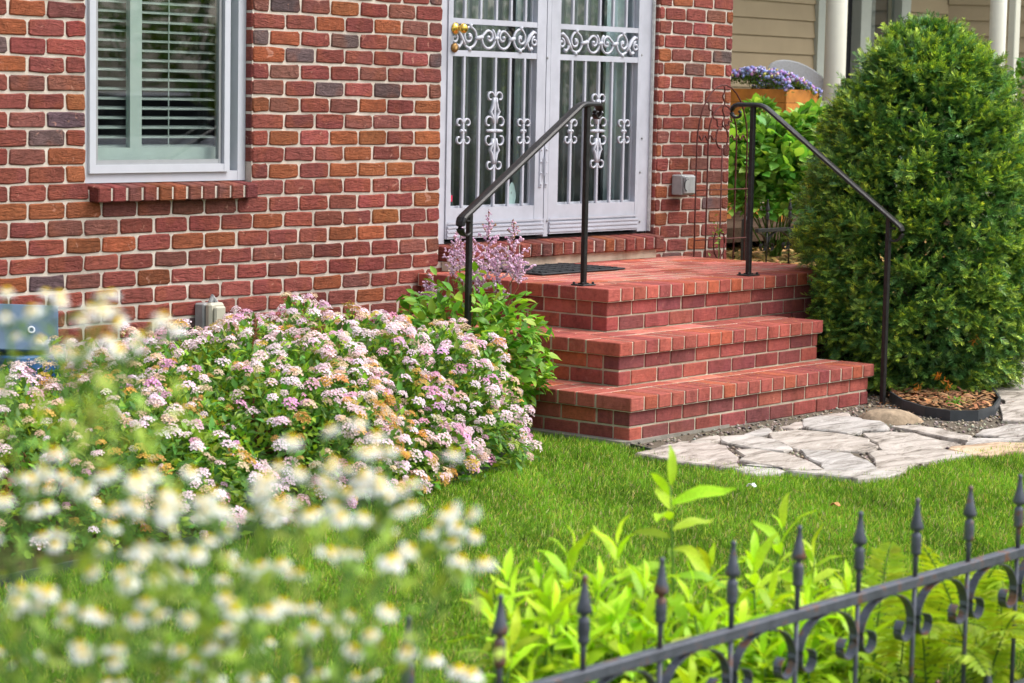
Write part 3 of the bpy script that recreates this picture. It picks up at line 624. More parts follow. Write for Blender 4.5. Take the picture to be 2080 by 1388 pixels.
def tier(name, X0, X1, Y0, Y1, zlo, zhi, inner, right_side=True, nrow=2):
    """inner = (X0,X1,Y0) of the tier above: the tread is laid only outside it"""
    zs = zhi - TH; i = .020
    core = MB().box((X0 + i + .006, Y0 + i + .006, zlo - .05), (X1 - i - .006, Y1, zs)).box((X0 + .005, Y0 + .005, zs - .003), (X1 - .005, Y1, zhi - .002)).build(name, M['mortar_step'], steps)
    ch = (zs - zlo) / nrow
    for rw in range(nrow):
        z0, z1 = zlo + rw * ch + .004, zlo + (rw + 1) * ch - .005
        st = .195 if rw % 2 == 0 else .095
        def run(a, b, first):
            js = [a]; x = a + first
            while x < b - .04: js.append(x); x += .2015
            return js + [b]
        js = run(X0 + i, X1 - i, .195 if rw % 2 else .095)
        for a, b in zip(js, js[1:]): sbrick(a + (G_ / 2 if a > X0 + i else 0), b - (G_ / 2 if b < X1 - i else 0), Y0 + i, Y0 + i + .09, z0, z1, core, 'ddrv')
        js = run(Y0 + i + .0985, Y1 - .002, .195 if not rw % 2 else .095)
        for a, b in zip(js, js[1:]): sbrick(X0 + i, X0 + i + .09, a, b - (G_ if b < Y1 - .003 else 0), z0, z1, core, 'rodr' if rw else 'drdo')
        if right_side:
            yr = min(Y1, inner[2] if inner else Y1); js = run(Y0 + i + .0985, yr, .195 if not rw % 2 else .095)
            for a, b in zip(js, js[1:]): sbrick(X1 - i - .09, X1 - i, a, b - G_, z0, z1, core, 'drv')
    # coping: headers to the front, headers to the left, then stretchers up to the next riser
    n = round((X1 - X0) / Q); w = (X1 - X0) / n; L = .2
    Lf = L
    for k in range(n):
        sbrick(X0 + k * w + (G_ / 2 if k else 0), X0 + (k + 1) * w - (G_ / 2 if k < n - 1 else 0), Y0, Y0 + Lf - G_ / 2, zs, zhi, core, 'rrrdo', 'paver')
    m = int((Y1 - (Y0 + Lf)) / Q); h = (Y1 - .002 - (Y0 + Lf)) / m
    for k in range(m): sbrick(X0, X0 + L - G_ / 2, Y0 + Lf + k * h + G_ / 2, Y0 + Lf + (k + 1) * h - G_ / 2, zs, zhi, core, 'orrd', 'paver')
    if inner:
        y = Y0 + Lf; d = inner[2] + i - .004 - y
        nr = 1; 
        x = X0 + L; 
        while x < X1 - .03:
            e = min(x + .2015, X1); sbrick(x + G_ / 2, e - (G_ / 2 if e < X1 else 0), y + .009, y + d - .002, zs, zhi, core, 'llr', 'paver'); x = e
        d = inner[0] + i - .004 - (X0 + L); yy = y + (inner[2] + i - y)
        while yy < Y1 - .03:
            e = min(yy + .2015, Y1 - .002); sbrick(X0 + L + G_ / 2, X0 + L + d - .002, yy + G_ / 2, e - G_ / 2, zs, zhi, core, 'lor', 'paver'); yy = e
    else:
        y = Y0 + Lf; row = 0; hh = (Y1 - .002 - y) / round((Y1 - y) / .1015)
        while y < Y1 - .03:
            x = X0 + L; e0 = .2015 if row % 2 else .1007
            while x < X1 - .004:
                e = min(x + e0, X1); e0 = .2015
                if X1 - e < .04: e = X1
                sbrick(x + G_ / 2, e - (G_ / 2 if e < X1 else 0), y + G_ / 2, y + hh - G_ / 2, zs, zhi - .001, core, 'llrlo', 'paver', .0025); x = e
            y += hh; row += 1
    return core
B1 = (1.944, 3.962, -1.822); B2 = (2.212, 3.905, -1.5507); B3 = (2.535, 4.76, -1.2265)
tier('lower_step', *B1[:2], B1[2], -.012, .0, .206, B2)
tier('middle_step', *B2[:2], B2[2], -.012, .206, .408, B3)
tier('landing', *B3[:2], B3[2], -.012, .408, .613, None, True)
lb = MB().box((B2[1] - .1, B3[2] + .026, -.05), (B3[1] - .026, -.02, .408)).build('landing_base', M['mortar_step'], steps)
for rw in range(6):
    z0 = .006 + rw * .068; x = B2[1] - .06 + (.1 if rw % 2 else 0)
    while x < B3[1] - .06: sbrick(x, min(x + .193, B3[1] - .02), B3[2] + .02, B3[2] + .11, z0, z0 + .060, lb, 'ddrv'); x += .2015
foot = [(B1[0] - .035, -.3), (B1[0] - .04, B1[2] + .02), (B1[0] - .01, B1[2] - .012), (B1[0] + .35, B1[2] + .012), (B1[1], B1[2] + .04), (B1[1], -.3)]
slab('footing', foot[::1], -.03, .016, M['concrete'], steps)

# ------------------------------------------------------------------ handrails
def bez(p0, p1, p2, n=6): return [tuple((1 - t) ** 2 * np.array(p0) + 2 * t * (1 - t) * np.array(p1) + t * t * np.array(p2)) for t in np.linspace(0, 1, n + 1)]
def handrail(base_hi, base_lo, z_hi, z_lo, label, ext_hi=.10, ext_lo=.075):
    t = empty('handrail', (*base_hi[:2], base_hi[2]), label=label, category='handrail')
    hi = np.array((*base_hi[:2], z_hi)); lo = np.array((*base_lo[:2], z_lo)); d = lo - hi; dh = np.array((d[0], d[1], 0)); dh /= np.linalg.norm(dh); up = np.array((0, 0, 1.))
    bend = hi + dh * .055 + up * .0; sl = (lo - bend) / np.linalg.norm(lo - bend)
    r_ = .042; tip = hi - dh * ext_hi
    pts = [tip + (-dh * math.sin(a) * (r_ - .0022 * k) + up * (-r_ + math.cos(a) * (r_ - .0022 * k))) for k, a in enumerate(np.linspace(0, 1.75 * PI, 15))][::-1]
    pts += bez(hi + dh * .02, hi + dh * .052, bend + sl * .03, 5)
    end = lo + sl * ext_lo; nrm = np.cross(np.cross(sl, up), sl); nrm = -nrm / np.linalg.norm(nrm); nrm = nrm if nrm[2] < 0 else -nrm
    pts += [lo - sl * .1, end]
    rl = .050; pts += [end + nrm * rl + (sl * math.sin(a) - nrm * math.cos(a)) * (rl - .0016 * k) for k, a in enumerate(np.linspace(.3, 1.95 * PI, 18))]
    prof = [(1, -.25), (1, .12), (.7, .38), (.35, .42), (.0, .46), (-.35, .42), (-.7, .38), (-1, .12), (-1, -.25), (-.6, -.42), (.6, -.42)]
    npt = len(pts); rs_ = [.026] * npt
    for k in range(15): rs_[14 - k] = max(.014, .026 - .0018 * k)
    for k in range(18): rs_[npt - 18 + k] = max(.013, .026 - .0019 * k)
    MB().tube(pts, rs_, prof=prof).build('rail', M['iron'], t)
    for b, z in ((base_hi, z_hi), (base_lo, z_lo)):
        pm = MB().box((b[0] - .0125, b[1] - .0125, b[2]), (b[0] + .0125, b[1] + .0125, z - .006), bev=.003).build('post', M['iron'], t)
        if b[2] > .1:
            bp = MB().box((b[0] - .05, b[1] - .04, b[2]), (b[0] + .05, b[1] + .04, b[2] + .007), bev=.003)
            bp.box((b[0] - .018, b[1] - .018, b[2] + .007), (b[0] + .018, b[1] + .018, b[2] + .013))
            for sx in (-1, 1):
                for sy in (-1, 1): bp.lathe([(.007, 0), (.007, .008), (.003, .011)], (b[0] + sx * .038, b[1] + sy * .028, b[2] + .007), 6)
            bp.build('base_plate', M['iron'], t)
    return t
Z3 = .613
LOW_L = np.array(PY(951, 600, -1.13)); zl = PY(953, 428, -1.13)[2]
handrail((2.626, -1.004, Z3), (LOW_L[0], -1.13, -.02), 1.478, zl + .0, 'black iron handrail on the left of the landing, sloping down to the left', .085, .055)
zr = PY(1802, 440, -1.86)[2]
handrail((3.83, -1.134, Z3), (3.99, -1.86, -.02), 1.487, zr, 'black iron handrail on the right of the steps, in front of the yew', .085, .07)

# ------------------------------------------------------------------ door mat
mat_ = MB(); mx0, mx1, my0, my1 = 2.93, 3.62, -.50, -.085
mat_.box((mx0, my0, Z3 + .001), (mx1, my1, Z3 + .010), bev=.003)
mt = mat_.build('door_mat', M['rubber'], label='black ribbed rubber door mat lying on the brick landing', category='mat')
for i in range(9): MB().box((mx0 + .03, my0 + .03 + i * .041, Z3 + .010), (mx1 - .03, my0 + .052 + i * .041, Z3 + .0145)).build('rib', M['rubber'], mt)
for i in range(6): MB().box((mx0 + .06 + i * .11, my0 + .02, Z3 + .010), (mx0 + .075 + i * .11, my1 - .02, Z3 + .0160)).build('rib', M['rubber'], mt)

# ------------------------------------------------------------------ wire trellis in front of the pier
TY = -.12
tr = empty('trellis', (5.0, TY, 0), label='thin rusty wire trellis with rounded top beside the right brick pier', category='trellis')
tw = .0048
def wire(name, pts, w=tw): return MB().tube(pts, w, 5, up=(0, 1, 0)).build(name, M['rust'], tr, True)
tl, trr = PY(1415, 320, TY)[0], PY(1517, 320, TY)[0]; tc = (tl + trr) / 2; hw = (trr - tl) / 2; ztop = PY(1473, 173, TY)[2]
def arch(hw_, zt_, n=16, zs_=None, cx=tc):
    zs_ = zt_ - hw_ * 1.35 if zs_ is None else zs_
    return [(cx - hw_, TY, .0)] + [(cx - hw_, TY, zs_ - .3)] + [(cx - hw_ * math.cos(a), TY, zs_ + (zt_ - zs_) * math.sin(a)) for a in np.linspace(0, PI, n)] + [(cx + hw_, TY, zs_ - .3), (cx + hw_, TY, .0)]
wire('outer_arch', arch(hw, ztop)); wire('inner_arch', arch(hw * .56, PY(1470, 214, TY)[2]))
oz = PY(1468, 280, TY)[2]; wire('ring', [(tc + .06 * math.cos(a), TY + .004, oz + .065 * math.sin(a)) for a in np.linspace(0, 2 * PI, 21)])
wire('centre_wire', [(tc, TY, 0), (tc, TY, oz - .065)])
def squiggle(name, a, b, amp, n=5):
    a, b = np.array(a), np.array(b); d = b - a; q = np.array((-d[2], 0, d[0])); q /= np.linalg.norm(q); wire(name, [a + d * t + q * amp * math.sin(t * n * PI * 2) for t in np.linspace(0, 1, 30)])
for (xa, ya), (xb, yb) in (((1436, 208), (1461, 258)), ((1471, 176), (1469, 258)), ((1492, 236), (1474, 258))):
    squiggle('wavy_wire', PY(xa, ya, TY), PY(xb, yb, TY), .009, 3)
squiggle('wavy_wire', (tc - hw, TY, oz), (tc - .075, TY, oz), .014, 3); squiggle('wavy_wire', (tc + .075, TY, oz), (tc + hw, TY, oz), .014, 3)
for py in (386, 487): z = PY(1440, py, TY)[2]; wire('cross_wire', [(tc - hw - .01, TY - .006, z), (tc + hw + .01, TY - .006, z)], .0036)
z = PY(1455, 495, TY)[2]; wire('ring', [(tc + .055 * math.cos(a) - .02, TY - .01, z + .085 * math.sin(a)) for a in np.linspace(0, 2 * PI, 17)])

# ------------------------------------------------------------------ boxes on the wall
p = PY(1391, 376, -.05); ob = empty('outlet_box', (p[0], 0, p[2]), label='grey weatherproof outlet box on the pier right of the door', category='outlet')
MB().box((p[0] - .062, -.075, p[2] - .058), (p[0] + .062, .0, p[2] + .058), bev=.006).build('housing', M['greybox'], ob)
MB().box((p[0] - .056, -.092, p[2] - .05), (p[0] + .056, -.076, p[2] + .052), bev=.006).build('cover', M['greybox'], ob)
MB().tube([(p[0] - .03 + .035 * math.sin(a), -.095, p[2] + .035 * math.cos(a)) for a in np.linspace(PI * 1.1, PI * 2.0, 8)], .003, 5, up=(0, 1, 0)).build('wire', M['rubber'], ob)
MB().lathe([(.010, 0), (.010, -.006), (.0, -.006)], (p[0] - .045, -.092, p[2] + .04), 8, axis='y').build('screw', M['screen'], ob)
p = PY(430, 642, -.06); ob = empty('wall_outlet', (p[0], 0, p[2]), label='grey outlet with beige flip cover low on the wall behind the spirea', category='outlet')
MB().box((p[0] - .052, -.060, p[2] - .062), (p[0] + .052, 0, p[2] + .058), bev=.006).build('housing', M['greybox'], ob)
MB().box((p[0] - .046, -.10, p[2] - .070), (p[0] + .046, -.061, p[2] + .062), bev=.010).build('cover', M['beigebox'], ob)
MB().box((p[0] - .030, -.118, p[2] - .060), (p[0] + .038, -.101, p[2] + .048), bev=.008).build('lid', M['beigebox'], ob)
MB().tube([(p[0] + .02, -.03, p[2] + .058), (p[0] + .03, -.03, p[2] + .085), (p[0] + .055, -.03, p[2] + .055)], .012, 8).build('conduit', M['greybox'], ob)

# tilted blue-grey box at the left, with a blue base
c = PD(38, 668, 9.45); ub = empty('utility_box', c, label='blue grey box with white ring leaning by the wall, far left', category='box')
rot = Matrix.Rotation(R(-28), 4, 'Z') @ Matrix.Rotation(R(-18), 4, 'X') @ Matrix.Rotation(R(3), 4, 'Y')
o = MB().box((-.17, -.03, -.095), (.155, .14, .095), bev=.004).build('casing', M['bluebox'], ub); o.location = c; o.rotation_euler = rot.to_euler()
rg_ = MB(); rg_.tube([(.012 * math.cos(a), 0, .012 * math.sin(a)) for a in np.linspace(0, 2 * PI, 17)], .004, 6, up=(0, 1, 0))
o = rg_.build('ring_mark', M['whiteprint'], ub); o.location = Vector(c) + rot.to_3x3() @ Vector((.045, -.032, -.010)); o.rotation_euler = rot.to_euler()
for i, wd in enumerate((.075, .07, .055)):
    o = MB().box((0, -.0008, 0), (wd, .0, .003)).build('print_line', M['whiteprint'], ub); o.location = Vector(c) + rot.to_3x3() @ Vector((.062, -.0305, -.052 - i * .008)); o.rotation_euler = rot.to_euler()
c2 = PD(85, 728, 9.5); MB().box((c2[0] - .17, c2[1] - .05, .01), (c2[0] + .06, c2[1] + .12, c2[2] + .018), bev=.006).build('plastic_tub', M['blue'], label='blue plastic tub under the leaning blue grey box', category='tub')

# ================================================================== IRON FENCES
def fence(name, p0, n, s, zg, zt, label, FM='fence_iron'):
    """tall spear pickets with short ones between, one square rail, C-scrolls under it; runs along +X"""
    t = empty(name, (p0[0], p0[1], zg), label=label, category='fence')
    rail = zt - .186
    x1 = p0[0] + (n - 1) * s
    MB().box((p0[0] - .12, p0[1] - .013, rail - .024), (x1 + .12, p0[1] + .013, rail), bev=.002).build('rail', M[FM], t)
    if zt - zg > .5: MB().box((p0[0] - .12, p0[1] - .013, zg + .06), (x1 + .12, p0[1] + .013, zg + .084), bev=.002).build('rail', M[FM], t)
    def spear(h):
        return [(.006, h - .186), (.0065, h - .140), (.0065, h - .136), (.0115, h - .133), (.0125, h - .128), (.0115, h - .122), (.0125, h - .114), (.0125, h - .102), (.0115, h - .094), (.0120, h - .088), (.0070, h - .083), (.0060, h - .079), (.0155, h - .074), (.0165, h - .067), (.0105, h - .047), (.0062, h - .022), (.0050, h - .012), (.0062, h - .008), (.0050, h - .002), (.0, h)]
    ht = zt - zg
    pm = MB().lathe(spear(ht), (0, 0, 0), 10).mesh('spear', [M[FM]], True); bm = MB().lathe([(.0058, 0), (.0058, ht - .135)], (0, 0, 0), 8).mesh('picket', [M[FM]], True)
    hs_ = ht - .455; sm = None if hs_ < .12 else MB().lathe([(.0058, 0), (.0058, hs_ - .15)] + spear(hs_)[1:], (0, 0, 0), 10).mesh('short_picket', [M[FM]], True)
    mb = MB()
    for sx in (-1, 1):
        H = -.024
        pts = bez((sx * .120, 0, H), (sx * .030, 0, H - .006), (sx * .012, 0, H - .070), 7)
        c = (sx * .046, H - .092); r0 = .034
        pts += [(c[0] - sx * r0 * (1 - .03 * k) * math.cos(a), 0, c[1] - r0 * (1 - .03 * k) * math.sin(a)) for k, a in enumerate(np.linspace(-.35, 1.35 * PI, 14))]
        mb.tube(pts, .011, prof=[(1, .14), (-1, .14), (-1, -.14), (1, -.14)], up=(0, 0, 1) if False else (0.01, 0, 1))
    cm = mb.mesh('scroll', [M[FM]])
    for i in range(n):
        x = p0[0] + i * s
        link('picket', bm, None, t, (x, p0[1], zg)); link('spear', pm, None, t, (x, p0[1], zg)); link('scroll', cm, None, t, (x, p0[1], rail))
        if i < n - 1 and hs_ > .12: link('short_picket', sm, None, t, (x + s / 2, p0[1], zg))
    return t
fence('iron_fence', (-3.182 - 4 * .2496, -5.211), 30, .2496, -.02, .60, 'low black iron spear fence along the bottom right foreground')
fp = PD(1560, 405, 15.0)
ff = fence('iron_fence', (fp[0] - .0, fp[1]), 6, .26, ground_z(fp[0], fp[1]) - .02, fp[2], 'black iron spear fence far behind the landing, beside the yew', 'iron')
px_ = PD(1517, 410, 14.4); g = ground_z(px_[0], px_[1]); MB().box((px_[0] - .022, px_[1] - .022, g - .05), (px_[0] + .022, px_[1] + .022, px_[2] - .11), bev=.003).lathe([(.022, px_[2] - .11), (.012, px_[2] - .09), (.014, px_[2] - .07), (.006, px_[2] - .02), (0, px_[2])], (px_[0], px_[1], 0), 10).build('fence_post', M['iron'], label='square black iron post with finial behind the right handrail post', category='post')
# plastic edging
def strip(name, pts, h, th, z0, mat, **k):
    pts = np.array(pts); v = []; n = len(pts)
    for i in range(n):
        d = pts[min(i + 1, n - 1)] - pts[max(i - 1, 0)]; q = np.array((-d[1], d[0])) / np.linalg.norm(d) * th / 2
        for s_, z in ((1, z0), (1, z0 + h), (-1, z0 + h), (-1, z0)): v.append((*(pts[i] + q * s_), z))
    f = [(i * 4 + a, i * 4 + (a + 1) % 4, i * 4 + 4 + (a + 1) % 4, i * 4 + 4 + a) for i in range(n - 1) for a in range(4)] + [(3, 2, 1, 0), tuple(range(n * 4 - 4, n * 4))]
    return MB().add(v, f).build(name, mat, **k)
ec = [PZ(x, y, .0)[:2] for x, y in ((1808, 816), (1835, 834), (1880, 848), (1930, 856), (1985, 856), (2018, 846), (2030, 828), (2010, 800))]
strip('plastic_edging', ec, .062, .010, -.01, M['edging'], label='curved black plastic edging around the base of the yew', category='edging')
strip('plastic_edging', [(-1.9, -2.27), (-1.39, -2.225), (-.66, -2.175), (.2, -2.035), (.94, -1.855), (1.4, -1.605), (1.70, -1.33)], .050, .016, -.02, M['edging'], label='black plastic edging between the lawn and the spirea bed', category='edging')
strip('plastic_edging', [(1.90, -1.86), (1.80, -2.14), (1.738, -2.4), (1.785, -2.615), (1.90, -2.85)], .026, .008, -.01, M['edging'], label='thin dark edging strip between lawn and left flagstones', category='edging')
# boulder beside the right post
bc = PZ(1803, 846, .03); v = []; f = []
for j in range(7):
    th_ = PI * .5 * j / 6
    for i in range(14):
        a = 2 * PI * i / 14; w = 1 + .10 * math.sin(3 * a + 1) + .06 * math.sin(5 * a + j) + random.uniform(-.03, .03)
        v.append((bc[0] + (.155 * math.cos(a) * CR[0] + .085 * math.sin(a) * CF[0]) * math.cos(th_) ** .7 * w, bc[1] + (.155 * math.cos(a) * CR[1] + .085 * math.sin(a) * CF[1]) * math.cos(th_) ** .7 * w, -.02 + .085 * math.sin(th_)))
for j in range(6):
    for i in range(14): f.append((j * 14 + i, j * 14 + (i + 1) % 14, j * 14 + 14 + (i + 1) % 14, j * 14 + 14 + i))
f.append(tuple(range(84, 98)))
MB().add(v, f).build('boulder', M['boulder'], None, True, label='flat tan pitted boulder at the foot of the right railing post', category='rock')
# litter on the lawn
for (x, y), m_, lab, sz in (((1526, 988), 'paper', 'white curled petal scrap on the lawn near the flagstones', .019), ((1696, 1027), 'drybrown', 'small curled dry brown leaf on the lawn behind the fence', .02)):
    p = PZ(x, y, .03); a = np.linspace(-1, 1, 6); v = [(p[0] + CR[0] * t * sz + CF[0] * s_ * sz * .4, p[1] + CR[1] * t * sz + CF[1] * s_ * sz * .4, p[2] + .006 - .006 * t * t + .007 * s_ * math.sin(3 * t)) for t in a for s_ in (-1, 1)]
    f = [(i * 2, i * 2 + 1, i * 2 + 3, i * 2 + 2) for i in range(5)]; o = MB().add(v, f).build('fallen_leaf', M[m_], label=lab, category='leaf'); o.modifiers.new('thick', 'SOLIDIFY').thickness = .002

# ================================================================== NEIGHBOUR'S PORCH
nb = empty('tan_house', (11, 4, 0), label='tan clapboard house with white porch columns behind the yew', category='house')
a0 = PD(1470, 100, 19.6); NY = a0[1]
cxr = PY(1921, 100, NY); LX0, LX1 = a0[0] - 4.0, cxr[0]
LAP = .147; zc0_ = .30
openings = [(PY(1652, 100, NY)[0], PY(1838, 100, NY)[0])]
board = {}
def siding(x0, x1, z, par):
    k = round(x1 - x0, 2)
    if k not in board: board[k] = MB().add([(0, -.022, 0), (k, -.022, 0), (k, -.004, LAP + .01), (0, -.004, LAP + .01), (0, .01, 0), (k, .01, 0), (k, .01, LAP + .01), (0, .01, LAP + .01)], [(0, 1, 2, 3), (5, 4, 7, 6), (4, 5, 1, 0), (3, 2, 6, 7), (4, 0, 3, 7), (1, 5, 6, 2)]).mesh('siding_board', [M['siding']])
    return link('siding_board', board[k], None, par, (x0, NY, z))
sw = MB().box((LX0, NY + .012, -.1), (openings[0][0], NY + .2, 4)).box((openings[0][1], NY + .012, -.1), (LX1, NY + .2, 4)).build('porch_wall', M['siding'], nb)
zz = zc0_
while zz < 3.4:
    siding(LX0, openings[0][0] + .01, zz, sw); siding(openings[0][1] - .02, LX1, zz, sw); zz += LAP
# return wall beyond the inside corner, turned towards the street
w2d = np.array((CR[0], CR[1], 0)); w2d /= np.linalg.norm(w2d); ang2 = math.atan2(w2d[1], w2d[0]); k2 = 4.0
bm2 = MB().add([(0, -.022, 0), (k2, -.022, 0), (k2, -.004, LAP + .01), (0, -.004, LAP + .01), (0, .01, 0), (k2, .01, 0), (k2, .01, LAP + .01), (0, .01, LAP + .01)], [(0, 1, 2, 3), (5, 4, 7, 6), (4, 5, 1, 0), (3, 2, 6, 7), (4, 0, 3, 7), (1, 5, 6, 2)]).mesh('siding_board', [M['siding']])
rw_ = MB().box((0, .012, -.1), (k2, .15, 4)).build('side_wall', M['siding'], nb); rw_.location = (LX1, NY - .01, 0); rw_.rotation_euler = (0, 0, ang2)
zz = zc0_ - .05
while zz < 3.4:
    o = link('siding_board', bm2, None, nb, (LX1, NY - .01, zz)); o.rotation_euler = (0, 0, ang2); zz += LAP
def nx(px): return PY(px, 100, NY)[0]
wn_ = empty('porch_window', (nx(1740), NY, 1.0)); wn_.parent = nb; wn_.matrix_parent_inverse = Matrix.Translation((-11, -4, 0))
for a, b in ((1651, 1671), (1738, 1758), (1820, 1838)): MB().box((nx(a), NY - .05, .3), (nx(b), NY + .06, 3.6)).build('trim', M['trim'], wn_)
MB().box((nx(1671), NY + .05, .3), (nx(1738), NY + .07, 3.6)).build('dark_door', M['dark'], wn_)
MB().box((nx(1758), NY + .03, .5), (nx(1820), NY + .04, 3.6)).build('pane', M['glass'], wn_)
MB().box((nx(1758), NY + .1, .3), (nx(1820), NY + .12, 3.6)).build('dark_room', M['dark'], wn_)
MB().box((nx(1768), NY + .05, .6), (nx(1785), NY + .07, 3.6)).build('drape', M['greybox'], wn_)
def column(px, w, d, zlo, label=None):
    p = PD(px, 100, d); return MB().lathe([(w * 1.35, zlo), (w * 1.35, zlo + .06), (w * 1.08, zlo + .10), (w, zlo + .4), (w * .97, 4.0)], (p[0], p[1], 0), 20).build('porch_column', M['column'], nb, True)
column(1697, .085, 18.2, .62); column(2025, .066, 18.2, .62)
dp = PD(2058, 100, 17.6); MB().box((dp[0] - .04, dp[1] - .03, .3), (dp[0] + .04, dp[1] + .03, 3.3), bev=.006).build('downspout', M['column'], nb)
fl = PD(1700, 100, 18.0); MB().box((LX0, fl[1] - .45, .52), (LX1 + 3, NY, .62)).build('porch_floor', M['bark'], nb)
MB().box((LX0, fl[1] - .2, 4.0), (LX1 + 4, NY + .2, 4.2)).build('porch_roof', M['trim'], nb)
# cedar planter with flowers
a = PD(1597, 206, 17.2); PT = PD(1597, 181, 17.2)[2]; ph = .20
pl = empty('planter_box', (a[0], a[1] + .3, .62), label='orange cedar planter box full of flowers on the porch', category='planter')
bx1 = PY(1664, 206, a[1])[0]; by1 = PX(1462, 206, a[0])[1]
for z0 in (PT - ph, PT - ph / 2):
    z1 = z0 + ph / 2 - .003
    MB().box((a[0], a[1], z0), (bx1, a[1] + .022, z1)).build('plank', M['cedar'], pl)
    MB().box((a[0], a[1] + .0225, z0), (a[0] + .022, by1, z1)).build('plank', M['cedar'], pl)
    MB().box((bx1 - .022, a[1] + .0225, z0), (bx1, by1, z1)).build('plank', M['cedar'], pl)
    MB().box((a[0] + .0225, by1 - .022, z0), (bx1 - .0225, by1, z1)).build('plank', M['cedar'], pl)
MB().box((a[0] + .023, a[1] + .023, PT - ph), (bx1 - .023, by1 - .023, PT - .04)).build('soil', M['soil'], pl)
for sx in (a[0] + .035, bx1 - .035):
    for sy in (a[1] + .06, by1 - .06): MB().box((sx - .03, sy - .03, .60), (sx + .03, sy + .03, PT - ph)).build('leg', M['cedar'], pl)
PLANTER = (a[0], bx1, a[1], by1, PT)
# white wicker chair back behind the planter
c = PD(1622, 166, 18.3); ch = empty('porch_chair', (c[0], c[1], .62), label='white round backed wicker chair behind the cedar planter', category='chair')
def chair_parts(c, ch, sc_=1.):
    ax1 = np.array((CR[0], CR[1], 0)) * .9 + np.array((0, 0, -.42)); ax1 /= np.linalg.norm(ax1); ax2 = np.cross(ax1, np.array((CF[0], CF[1], 0))); ax2 /= np.linalg.norm(ax2); ax2 = ax2 if ax2[2] > 0 else -ax2
    nn = np.cross(ax1, ax2); v = []; n = 24; R1, R2 = .25 * sc_, .13 * sc_
    for s_, k in ((-.02, 1.), (-.012, 1.06), (.012, 1.06), (.02, 1.)):
        for i in range(n): t = 2 * PI * i / n; v.append(c + ax1 * R1 * k * math.cos(t) + ax2 * R2 * k * math.sin(t) + nn * s_)
    f = [tuple(range(n - 1, -1, -1)), tuple(range(3 * n, 4 * n))] + [(r_ * n + i, r_ * n + (i + 1) % n, r_ * n + n + (i + 1) % n, r_ * n + n + i) for r_ in range(3) for i in range(n)]
    MB().add(v, f).build('backrest', M['wicker'], ch)
    MB().box((c[0] - .24, c[1] - .24, 1.02), (c[0] + .24, c[1] + .24, 1.07), bev=.015).build('seat', M['wicker'], ch)
    MB().tube([(c[0], c[1], 1.07), (c[0], c[1], c[2])], .03, 8).build('back_post', M['wicker'], ch)
    for sx in (-.2, .2):
        for sy in (-.2, .2): MB().tube([(c[0] + sx, c[1] + sy, .62), (c[0] + sx * .9, c[1] + sy * .9, 1.02)], .018, 6).build('leg', M['wicker'], ch)
chair_parts(c, ch)
c = PD(1992, 182, 18.4); ch = empty('porch_chair', (c[0], c[1], .62), label='white wicker chair mostly hidden behind the yew by the right column', category='chair'); chair_parts(c, ch, .9)

# ================================================================== PLANTS
UP = np.array((0, 0, 1.))
def rdir(n): return norm(rng.normal(size=(n, 3)))
def tri_noise(p, seed=0.):
    x, y, z = p[..., 0] + seed, p[..., 1] + seed * 1.7, p[..., 2]
    return (np.sin(3.1 * x + 1.3 * z) * np.cos(2.7 * y - .8) + .6 * np.sin(6.7 * x - 5.1 * y + 2.3 * z) + .35 * np.sin(13 * z + 11 * x - 9 * y)) / 1.6

# ---- lawn grass
N = 470000; P_ = np.c_[rng.uniform(-4.2, 5.2, N), rng.uniform(-5.05, -1.25, N)]
P_ = P_[inpoly(P_[:, 0], P_[:, 1], LAWN)]
d = np.c_[P_, np.zeros(len(P_))] - CAM; dep = d @ CF; pxs = 1040 + FPX * (d @ CR) / dep; pys = 694 - FPX * (d @ CU) / dep
P_ = P_[(pxs > -500) & (pxs < 2600) & (pys < 1900)]; N = len(P_)
n1 = tri_noise(np.c_[P_ * 1.6, np.zeros(N)]); n2 = tri_noise(np.c_[P_ * 6, np.zeros(N)], 3.)
az = rng.uniform(0, 6.28, N); tl_ = np.abs(rng.normal(.0, .75, N)); dr = np.c_[np.cos(az) * np.sin(tl_), np.sin(az) * np.sin(tl_), np.cos(tl_)]
fr = frames(dr, norm(np.c_[np.cos(az + 1.5), np.sin(az + 1.5), rng.normal(0, .1, N)]))
GV = [(0, .5, 0), (0, -.5, 0), (.55, .42, .05), (.55, -.42, .05), (1, 0, .16)]; GF = [(0, 1, 3, 2), (2, 3, 4)]
ht = rng.uniform(.016, .036, N) * (1 + .18 * n2)
gc = np.array((.170, .370, .024)) * (1 + .34 * n1[:, None] + .14 * n2[:, None] + rng.normal(0, .26, (N, 1))); yel = rng.random(N) < .20 + .10 * n1; gc[yel] = jit((.46, .58, .09), yel.sum(), .2, .1); dry = rng.random(N) < .065; gc[dry] = jit((.55, .47, .24), dry.sum(), .2, .1)
batch('grass', GV, GF, fr, np.c_[P_, np.full(N, -.006)], np.c_[ht, rng.uniform(.0022, .0042, N), ht], np.clip(gc, .01, 1), M['grass'], tcol=[[.55] * 3, [.55] * 3, [1, 1, 1], [1, 1, 1], [1.2, 1.15, 1.1]], kind='stuff', label='short mown green lawn grass in front of the steps', category='grass')

